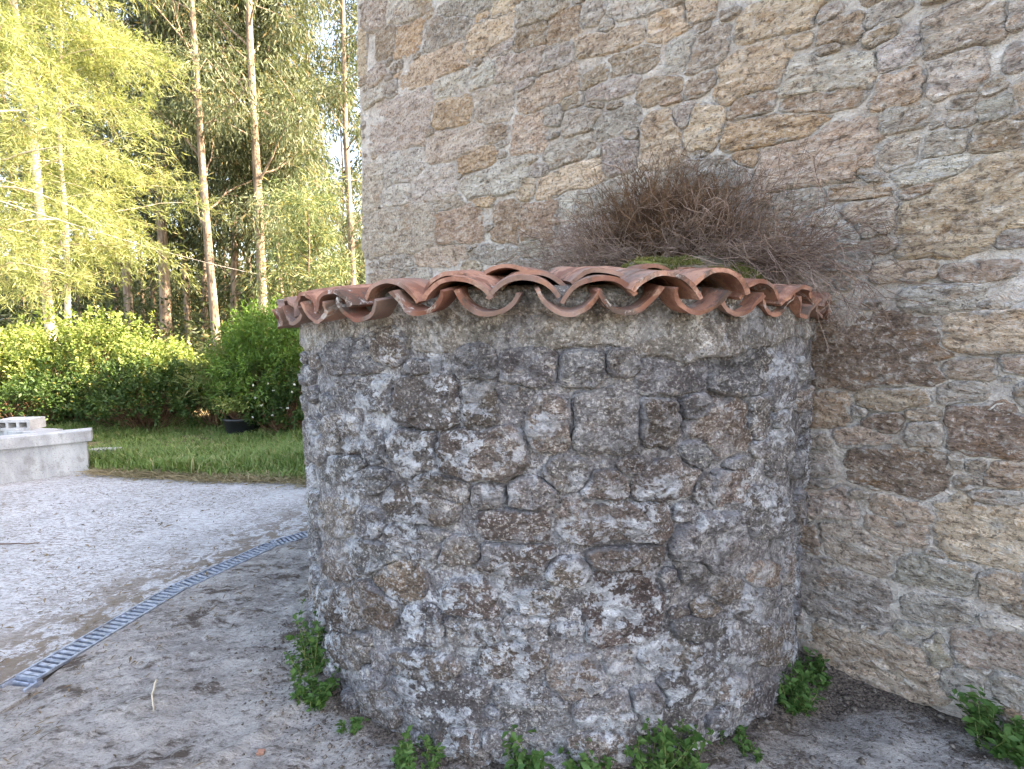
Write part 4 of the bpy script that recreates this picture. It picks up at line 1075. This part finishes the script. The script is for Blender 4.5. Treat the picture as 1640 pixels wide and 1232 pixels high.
# ------------------------------------------------------------------ grass
def blades(n, xr, yr, hmin, hmax, mat, name, label, cat, dens=None, bend=.5):
    xy = np.column_stack([rng.uniform(*xr, n), rng.uniform(*yr, n)])
    k = xy[:, 1] > lawn_y(xy[:, 0]) + .03 * rng.normal(0, 1, n)
    if dens is not None: k &= dens(xy)
    xy = xy[k]; n = len(xy)
    a = rng.uniform(0, 2 * math.pi, n); h = rng.uniform(hmin, hmax, n) * (.75 + .6 * vnoise(np.column_stack([xy * 1.4, xy[:, 0] * 0]), 77))
    d = np.column_stack([np.cos(a), np.sin(a)]) * (h * bend * rng.uniform(.2, 1.4, n))[:, None]
    w = rng.uniform(.004, .008, n)
    sdx = np.column_stack([-np.sin(a), np.cos(a)]) * w[:, None]
    z0 = np.full(n, .015)
    b0 = np.column_stack([xy - sdx, z0]); b1 = np.column_stack([xy + sdx, z0])
    m0 = np.column_stack([xy - sdx * .7 + d * .35, z0 + h * .62]); m1 = np.column_stack([xy + sdx * .7 + d * .35, z0 + h * .62])
    t = np.column_stack([xy + d, z0 + h * (1.0 - .25 * bend)]); t2 = t + np.column_stack([sdx * .1, z0 * 0])
    V = np.stack([b0, b1, m1, m0, t2, t], 1).reshape(-1, 3)
    i = np.arange(n) * 6
    F = np.concatenate([np.stack([i, i + 1, i + 2, i + 3], 1), np.stack([i + 3, i + 2, i + 4, i + 5], 1)])
    o = add(name, np_mesh(name, V, F), mat); tag(o, label, cat, kind='stuff')
blades(95000, (-7.5, -1.0), (4.7, 7.9), .06, .24, M['grass_blade'], 'grass', 'green grass strip between the pale yard and the shrubs', 'grass', None, .7)
n = 11000                                       # straw-coloured dead grass on the ragged lawn edge
x = rng.uniform(-4.62, -1.2, n); y = lawn_y(x) + rng.normal(-.01, .075, n) + .07 * fbm(np.column_stack([x * 3, x * 0, x * 0]), 21, 4)
a = rng.uniform(0, 2 * math.pi, n)
D = np.column_stack([np.cos(a), np.sin(a), rng.uniform(-.05, .55, n)])
V, F = leaves(np.column_stack([x, y, rng.uniform(.006, .03, n)]), D, rng.normal(0, 1, (n, 3)), rng.uniform(.05, .14, n), rng.uniform(.004, .009, n))
o = add('dry_grass', np_mesh('dry_grass', V, F), M['straw']); tag(o, 'straw-coloured dry grass along the front edge of the lawn', 'dry grass', kind='stuff')

# ------------------------------------------------------------------ trees and shrubs
def px_x(px, depth): return (px - 820) / 800 * depth * .99
def tree_geo(h, r0, crown_base, crown_r, nlimb, clump_n, clump_r, leafL, leafW, seed, droop=.8, lean=(0, 0), fork=False, top_scale=1.0, up=(.35, .9), wander=.05, limb_frac=(.55, 1.1)):
    rg = np.random.default_rng(seed)
    n = 16
    t = np.linspace(0, 1, n)
    wob = np.column_stack([fbm(np.column_stack([t * 2.2, t * 0, t * 0 + seed]), seed, 2), fbm(np.column_stack([t * 2.2, t * 0 + 5, t * 0 + seed]), seed + 1, 2)]) * h * wander
    wob -= wob[0]
    trunk = np.column_stack([wob[:, 0] + lean[0] * t * h, wob[:, 1] + lean[1] * t * h, t * h - .15])
    paths = [trunk]; radii = [r0 * (1 - .82 * t) * (1 + .25 * np.exp(-t * 22))]
    tips = []
    for k in range(nlimb):
        f = crown_base / h + (1 - crown_base / h) * ((k + rg.uniform(0, 1)) / nlimb) * .98
        i = f * (n - 1); i0 = min(int(i), n - 2); p = trunk[i0] + (trunk[i0 + 1] - trunk[i0]) * (i - i0)
        a = rg.uniform(0, 2 * math.pi) + k * 2.4
        L = crown_r * rg.uniform(*limb_frac) * (1 - .45 * max(0, (f - .45)) / .55)
        d = np.array([math.cos(a), math.sin(a), rg.uniform(*up)])
        m = 7; P = [p]; d = d / np.linalg.norm(d)
        for _ in range(m - 1):
            d = d + rg.normal(0, .13, 3) + np.array([0, 0, .03]); d /= np.linalg.norm(d); P.append(P[-1] + d * L / (m - 1))
        P = np.array(P); paths.append(P); rr = r0 * .30 * (1 - .6 * f); radii.append(np.linspace(rr, rr * .25, m))
        for q in range(3):
            j = rg.integers(2, m); d2 = P[j] - P[j - 1]; d2 /= np.linalg.norm(d2); d2 = d2 + rg.normal(0, .6, 3)
            d2 /= np.linalg.norm(d2); L2 = L * rg.uniform(.25, .5)
            Q = np.array([P[j] + d2 * L2 * s + np.array([0, 0, -.10 * L2 * s * s]) for s in np.linspace(0, 1, 4)])
            paths.append(Q); radii.append(np.linspace(rr * .35, rr * .12, 4)); tips.append(Q[-1]); 
            if rg.uniform() < .7: tips.append(Q[2])
        tips.append(P[-1]); tips.append(P[4])
    tips = np.array(tips)
    VT, FT = tubes(paths, radii, 7)
    cs = clump_r * rg.uniform(.6, 1.25, len(tips))
    C = np.repeat(tips, clump_n, 0); S = np.repeat(cs, clump_n)
    v = rg.normal(0, 1, (len(C), 3)); v /= np.linalg.norm(v, axis=1)[:, None]
    r = S * rg.uniform(0, 1, len(C)) ** .45
    Pp = C + v * r[:, None] * np.array([1, 1, .8]) + np.array([0, 0, -.15]) * S[:, None]
    D = v * .55 + rg.normal(0, .35, (len(C), 3)) + np.array([0, 0, -droop])
    Lf = leafL * rg.uniform(.6, 1.3, len(C))
    V, F = leaves(Pp, D, rg.normal(0, 1, (len(C), 3)), Lf, Lf * leafW)
    return (VT, FT), (V, F)

TREE_CACHE = {}
def plant_tree(key, base, label, cat='tree', group=None, name='eucalyptus_tree', leaf='euc_leaf', bark='bark', rotz=0.0, scale=1.0, **kw):
    if key not in TREE_CACHE:
        (vt, ft), (vl, fl) = tree_geo(**kw)
        a = np_mesh('trunk', vt, ft); b = np_mesh('crown', vl, fl, False); a.materials.append(M[bark]); b.materials.append(M[leaf])
        TREE_CACHE[key] = (a, b)
    a, b = TREE_CACHE[key]
    o = add(name, None, loc=base); o.rotation_euler = (0, 0, rotz); o.scale = (scale,) * 3
    tag(o, label, cat, group)
    for nm, me in (('trunk', a), ('crown', b)):
        c = bpy.data.objects.new(nm, me); COL.objects.link(c); c.parent = o
    return o

E_ = dict(h=21, r0=.19, crown_base=4.2, crown_r=3.2, nlimb=34, clump_n=140, clump_r=.78, leafL=.175, leafW=.19, wander=.016)
plant_tree('e1', (px_x(345, 14.5), 14.5, 0), 'tall eucalyptus with a pale pinkish trunk standing left of centre behind the hedge', seed=401, **{**E_, 'r0': .125, 'wander': .007})
plant_tree('e2', (px_x(421, 15.0), 15.0, 0), 'tall forked eucalyptus with brown trunk rising behind the rounded conifer', seed=402, **{**E_, 'r0': .15, 'wander': .007, 'crown_r': 2.6})
plant_tree('e3', (px_x(566, 16.5), 16.5, 0), 'slender eucalyptus close to the corner of the stone house', seed=403, **{**E_, 'r0': .13, 'crown_r': 1.1, 'nlimb': 22, 'clump_n': 60, 'clump_r': .6, 'wander': .008, 'h': 19})
plant_tree('e4', (px_x(262, 17.0), 17.0, 0), 'eucalyptus with dense hanging foliage between the golden tree and the pale trunk', seed=404, **{**E_, 'crown_r': 3.6})
plant_tree('e5', (px_x(298, 18.5), 18.5, 0), 'slim grey-barked eucalyptus half hidden between the dense eucalyptus and the pale trunk', seed=405, **{**E_, 'r0': .10, 'crown_r': 2.2, 'wander': .008})
plant_tree('e6', (px_x(455, 17.5), 17.5, 0), 'slim eucalyptus with grey-green foliage just right of the forked trunk', seed=406, **{**E_, 'r0': .10, 'crown_r': 1.9, 'wander': .008, 'h': 15})
# the wood behind
G = 'eucalyptus trees of the wood behind'
far = dict(wander=.02, h=20, r0=.16, crown_base=3.5, crown_r=3.0, nlimb=22, clump_n=48, clump_r=1.0, leafL=.34, leafW=.20)
spots = [(205, 18), (246, 20), (372, 18), (466, 18), (515, 21), (40, 24), (120, 20), (185, 21), (228, 27), (300, 23), (325, 19), (385, 21), (405, 27), (448, 19), (476, 22), (560, 27), (590, 23), (150, 31), (270, 33), (360, 35), (430, 34), (550, 35), (60, 32), (-40, 22), (640, 26)]
rg = np.random.default_rng(77)
near_px = sorted(px for px, D in spots if D <= 29 and 0 < px < 583)
ORD = 'first second third fourth fifth sixth seventh eighth ninth tenth eleventh twelfth thirteenth fourteenth fifteenth sixteenth'.split()
def wood_label(px): return 'slim eucalyptus in the wood behind the garden, %s from the left in its row' % ORD[near_px.index(px)]
for i, (px, D) in enumerate(spots):
    k = i % 4
    plant_tree('far%d' % k, (px_x(px, D), D, -.05), ('thin straight eucalyptus deep in the crowded wood, lost among its neighbours' if D > 29 or not 0 < px < 583 else wood_label(px)), group=G, leaf='euc_leaf_far', bark=('bark', 'bark_dark')[k % 2],
               rotz=rg.uniform(0, 6.28), scale=rg.uniform(.82, 1.08) * (.66 if 450 < px < 560 else 1.0), seed=420 + k, **{**far, 'crown_base': (3.5, 5.5, 2.8, 6.5)[k], 'r0': (.16, .11, .14, .10)[k], 'nlimb': (22, 18, 24, 18)[k]})
# golden feathery trees on the left
def feather_tree(base, h, r0, label, seed, lean, tuft_n, limbs, crown_r, lo, bias=0.0):
    rg = np.random.default_rng(seed)
    n = 12; t = np.linspace(0, 1, n)
    trunk = np.column_stack([lean * t * h + .25 * fbm(np.column_stack([t * 2, t * 0, t * 0 + seed]), seed, 2), .2 * fbm(np.column_stack([t * 2, t * 0 + 3, t * 0 + seed]), seed, 2), t * h - .15])
    paths = [trunk]; rad = [r0 * (1 - .75 * t)]
    P_, D_ = [], []
    for k in range(limbs):
        f = lo + (1 - lo) * (k + rg.uniform()) / limbs
        i = f * (n - 1); i0 = min(int(i), n - 2); p = trunk[i0] + (trunk[i0 + 1] - trunk[i0]) * (i - i0)
        a = rg.uniform(0, 6.283) if rg.uniform() > bias else rg.normal(-.5, .7)
        L = crown_r * rg.uniform(.45, 1.1) * (1 - .35 * f)
        d = np.array([math.cos(a), math.sin(a), rg.uniform(.0, .5)]); d /= np.linalg.norm(d)
        Q = [p]
        for _ in range(8):
            d = d + rg.normal(0, .12, 3) + np.array([0, 0, -.055]); d /= np.linalg.norm(d); Q.append(Q[-1] + d * L / 8)
        Q = np.array(Q); paths.append(Q); rad.append(np.linspace(r0 * .13, r0 * .03, 9))
        for j in range(2, 9):
            for q in range(4):
                d2 = (Q[j] - Q[j - 1]); d2 = d2 / np.linalg.norm(d2) * .8 + rg.normal(0, .55, 3); d2 /= np.linalg.norm(d2)
                c0 = Q[j] + rg.normal(0, .10, 3)
                for s_ in np.linspace(.1, 1, 5):
                    P_.append(c0 + d2 * .55 * s_ + np.array([0, 0, -.10 * s_ * s_])); D_.append(d2)
    P_ = np.array(P_); D_ = np.array(D_)
    C = np.repeat(P_, tuft_n, 0); D = np.repeat(D_, tuft_n, 0) * .8 + rg.normal(0, .55, (len(C), 3)) + np.array([0, 0, -.15])
    C = C + rg.normal(0, .032, C.shape)
    L = rg.uniform(.08, .18, len(C))
    vl, fl = leaves(C, D, rg.normal(0, 1, C.shape), L, L * .07 + .003)
    vt, ft = tubes(paths, rad, 7)
    o = add('feathery_tree', None, loc=base); tag(o, label, 'tree')
    part_l(o, 'trunk', vt, ft, M['bark_pale']).location = (0, 0, 0)
    part_l(o, 'crown', vl, fl, M['gold_leaf']).location = (0, 0, 0)
feather_tree((px_x(58, 9.6), 9.6, 0), 9.5, .10, 'golden-green feathery tree with a pale upright trunk on the left', 501, .012, 6, 46, 3.0, .26, .45)
feather_tree((px_x(95, 10.4), 10.4, 0), 8.0, .07, 'slimmer feathery tree with a leaning trunk right of the pale upright trunk', 502, .06, 6, 34, 2.7, .30, .5)
feather_tree((px_x(-70, 8.2), 8.2, 0), 10.5, .15, 'feathery tree at the left picture edge with its thick trunk leaning in at the top', 503, .09, 6, 40, 2.8, .22, .3)

def shrub(name, base, rx, ry, h, n, leafL, leafW, mat, label, cat, seed, up=.5, lumps=.5, droop=0.0, group=None, twig='twig_brown', inner=.45, shoots=0):
    """leafy shrub: leaves gathered in many small sprays over an uneven mound, on real twigs"""
    rg = np.random.default_rng(seed)
    ns = max(40, n // 26)
    v = rg.normal(0, 1, (ns, 3)); v[:, 2] = np.abs(v[:, 2]) * 1.1 - .25; v /= np.linalg.norm(v, axis=1)[:, None]
    rr = (inner + (1 - inner) * rg.uniform(0, 1, ns) ** .5) * (1 + lumps * fbm(v * 2.2 + seed, seed, 3) * 1.6)
    S = v * rr[:, None] * np.array([rx, ry, h * .62]); S[:, 2] += h * .40
    S[:, 2] = np.maximum(S[:, 2], .06)
    paths, rad = [], []
    for p in S[:: max(1, ns // 160)]:
        b = np.array([p[0] * .25, p[1] * .25, 0]); mid = (b + p) / 2 + rg.normal(0, .06, 3)
        paths.append(np.array([b, mid, p])); rad.append(np.array([.010, .006, .002]))
    C = np.repeat(S, n // ns, 0); O = np.repeat(v, n // ns, 0); k = len(C)
    ax = np.repeat(v + rg.normal(0, .5, v.shape) + np.array([0, 0, up]), n // ns, 0); ax /= np.linalg.norm(ax, axis=1)[:, None]
    tt = rg.uniform(-.1, 1, k)
    P = C + ax * (tt * .26 * max(rx, .5))[:, None] + rg.normal(0, .025, (k, 3))
    P[:, 2] = np.maximum(P[:, 2], .03)
    D = ax * .5 + rg.normal(0, .55, (k, 3)) + np.array([0, 0, -droop])
    L = leafL * rg.uniform(.6, 1.25, k)
    vl, fl = leaves(P, D, np.array([0, 0, 1.0]) + rg.normal(0, .6, (k, 3)), L, L * leafW, .12)
    if shoots:
        SP, SD = [], []
        for _ in range(shoots):
            i = rg.integers(ns); p = S[i].copy()
            if p[2] < h * .55: continue
            d = np.array([p[0] / rx * .35, p[1] / ry * .35, 1.0]) + rg.normal(0, .22, 3); d /= np.linalg.norm(d); Ls = rg.uniform(.18, .50)
            Q = np.array([p + d * Ls * s + np.array([0, 0, -.12 * Ls * s * s]) for s in np.linspace(0, 1, 5)])
            paths.append(Q); rad.append(np.linspace(.004, .0015, 5))
            for s in rg.uniform(0, 1, 34): SP.append(p + d * Ls * s + rg.normal(0, .022, 3)); SD.append(d * .6 + rg.normal(0, .6, 3))
        SP, SD = np.array(SP), np.array(SD)
        v2, f2 = leaves(SP, SD, np.array([0, 0, 1.0]) + rg.normal(0, .6, SP.shape), leafL * rg.uniform(.7, 1.2, len(SP)), leafL * leafW, .12)
        vl, fl = cat_vf([(vl, fl), (v2, f2)])
    o = add(name, None, loc=base); tag(o, label, cat, group)
    vt, ft = tubes(paths, rad, 5)
    part_l(o, 'stems', vt, ft, M[twig]).location = (0, 0, 0); part_l(o, 'foliage', vl, fl, M[mat]).location = (0, 0, 0)
    return o
def gp(px, D): return (px_x(px, D), D, .02)
shrub('leafy_shrub', gp(10, 8.4), 1.1, .9, 1.45, 15000, .075, .50, 'shrub_leaf', 'sunlit yellow-green shrub at the left picture edge behind the basin', 'shrub', 601, shoots=75)
shrub('leafy_shrub', gp(150, 8.5), 1.05, .8, 1.42, 16000, .07, .50, 'shrub_leaf', 'broad sunlit shrub with a raised leafy shoot in the middle of the hedge', 'shrub', 602, shoots=75)
shrub('leafy_shrub', gp(268, 8.3), .72, .7, 1.20, 13000, .07, .50, 'shrub_leaf', 'rounded yellow-green shrub at the right end of the sunlit hedge', 'shrub', 603, shoots=75)
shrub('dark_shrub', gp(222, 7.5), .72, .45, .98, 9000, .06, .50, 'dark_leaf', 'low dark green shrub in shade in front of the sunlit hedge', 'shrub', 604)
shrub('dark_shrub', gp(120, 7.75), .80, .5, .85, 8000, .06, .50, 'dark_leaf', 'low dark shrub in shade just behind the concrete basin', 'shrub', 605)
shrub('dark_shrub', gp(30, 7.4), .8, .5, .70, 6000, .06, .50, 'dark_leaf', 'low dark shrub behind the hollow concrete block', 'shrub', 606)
shrub('conifer_shrub', gp(446, 8.0), .98, .85, 1.78, 26000, .085, .22, 'conifer', 'rounded bright green conifer shrub behind the left rim of the tank', 'conifer', 607, up=.9, lumps=.15)
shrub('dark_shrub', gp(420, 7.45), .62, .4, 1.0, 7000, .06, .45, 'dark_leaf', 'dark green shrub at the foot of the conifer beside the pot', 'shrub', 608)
shrub('fern_shrub', gp(335, 7.7), .32, .3, 1.15, 2200, .12, .20, 'gold_leaf', 'small golden fern-like plant between hedge and conifer', 'plant', 609, up=.8)
o = shrub('flowering_shrub', gp(452, 7.15), .42, .32, .78, 3600, .06, .50, 'dark_leaf', 'greyish leafy shrub with a few white flowers beside the black pot', 'shrub', 610)
rg = np.random.default_rng(5)
C = np.repeat(np.column_stack([rg.uniform(-.35, .35, 12), rg.uniform(-.36, -.2, 12), rg.uniform(.35, .85, 12)]), 9, 0)
D = rg.normal(0, 1, C.shape)
V, F = leaves(C, D, rg.normal(0, 1, C.shape), .022, .018, .1)
part_l(o, 'blossoms', V, F, M['white_petal']).location = (0, 0, 0)
# undergrowth of the wood
n = 90000
xy = np.column_stack([rg.uniform(-30, 7, n), rg.uniform(12, 27, n)])
keep = xy[:, 0] > -1.25 * xy[:, 1]; xy = xy[keep]; n = len(xy)
hh = (1.9 + 1.7 * fbm(np.column_stack([xy * .45, xy[:, 0] * 0]), 702, 3)) * np.clip((xy[:, 1] - 9) / 5, .4, 1.6) * (1 + 1.0 * np.clip((xy[:, 0] + 5) / 3, 0, 1))  # taller out of view behind the house, added to shade the wood
P = np.column_stack([xy, np.maximum(rg.uniform(0, 1, n) ** .7 * hh, .02)])
L = rg.uniform(.10, .22, n)
V, F = leaves(P, rg.normal(0, 1, (n, 3)), rg.normal(0, 1, (n, 3)), L, L * .42)
o = add('undergrowth', np_mesh('undergrowth', V, F, False), M['shaded_thicket_leaf']); tag(o, 'dark tangled undergrowth on the floor of the wood', 'undergrowth', kind='stuff')
n = 90000
xy = np.column_stack([rg.uniform(-62, 0, n), rg.uniform(36, 46, n)])
P = np.column_stack([xy, rg.uniform(0, 1, n) ** 1.2 * (6.5 + 3 * fbm(np.column_stack([xy[:, :1] * .25, xy[:, :1] * 0, xy[:, :1] * 0]), 705, 3))])
L = rg.uniform(.35, .8, n)
V, F = leaves(P, rg.normal(0, 1, (n, 3)) + np.array([0, 0, -.6]), rg.normal(0, 1, (n, 3)), L, L * .3)
o = add('distant_wood', np_mesh('distant wood', V, F, False), M['shaded_thicket_leaf']); tag(o, 'far mass of wood foliage closing the view between the trunks', 'wood', kind='stuff')
# young soft-needled tree near the house corner
plant_tree('young', (px_x(512, 12.0), 12.0, 0), 'young soft grey-green tree between the brown trunk and the house corner', name='young_tree', leaf='blue_leaf', bark='bark_dark', seed=801,
           h=4.8, r0=.05, crown_base=1.2, crown_r=1.3, nlimb=22, clump_n=60, clump_r=.42, leafL=.16, leafW=.13, droop=.2)
# ------------------------------------------------------------------ pot and cable
pot = add('plant_pot', None, loc=(px_x(378, 7.25), 7.25, .02)); tag(pot, 'wide black plastic pot with a straggly plant on the lawn edge', 'plant pot')
pr = [(.0, .0), (.19, .0), (.205, .03), (.245, .235), (.262, .24), (.264, .275), (.248, .278), (.235, .245), (.20, .215), (0, .21)]
th = np.linspace(0, 2 * math.pi, 33)[:-1]
V = np.array([[r * math.cos(a), r * math.sin(a), z] for r, z in pr for a in th]); k = 32
i, j = np.meshgrid(np.arange(len(pr) - 1), np.arange(32), indexing='ij'); j2 = (j + 1) % 32
F = np.stack([i * k + j, i * k + j2, (i + 1) * k + j2, (i + 1) * k + j], -1).reshape(-1, 4)
part_l(pot, 'tub', V, F, M['black_plastic']).location = (0, 0, 0)
q = shrub('potted_plant', (px_x(378, 7.2), 7.2, .20), .40, .34, .55, 1500, .06, .45, 'shrub_leaf', 'straggly thin-leaved plant growing in the black pot', 'plant', 611, up=.6, inner=.2)
def cable(p, q, sag, label):
    p, q = np.array(p, float), np.array(q, float); t = np.linspace(0, 1, 40)
    P = p + (q - p) * t[:, None]; P[:, 2] -= sag * 4 * t * (1 - t)
    c = P[0]; V, F = tubes([P - c], [np.full(40, .007)], 6)
    o = add('overhead_cable', np_mesh('cable', V, F), M['cable'], None, tuple(c)); tag(o, label, 'cable')
e2b = (px_x(421, 15.0), 14.78)
cable((-7.1, 3.0, 3.75), (e2b[0] - .02, e2b[1] + .10, 3.2), .2, 'thin pale overhead cable sloping down across the trees to the brown trunk')
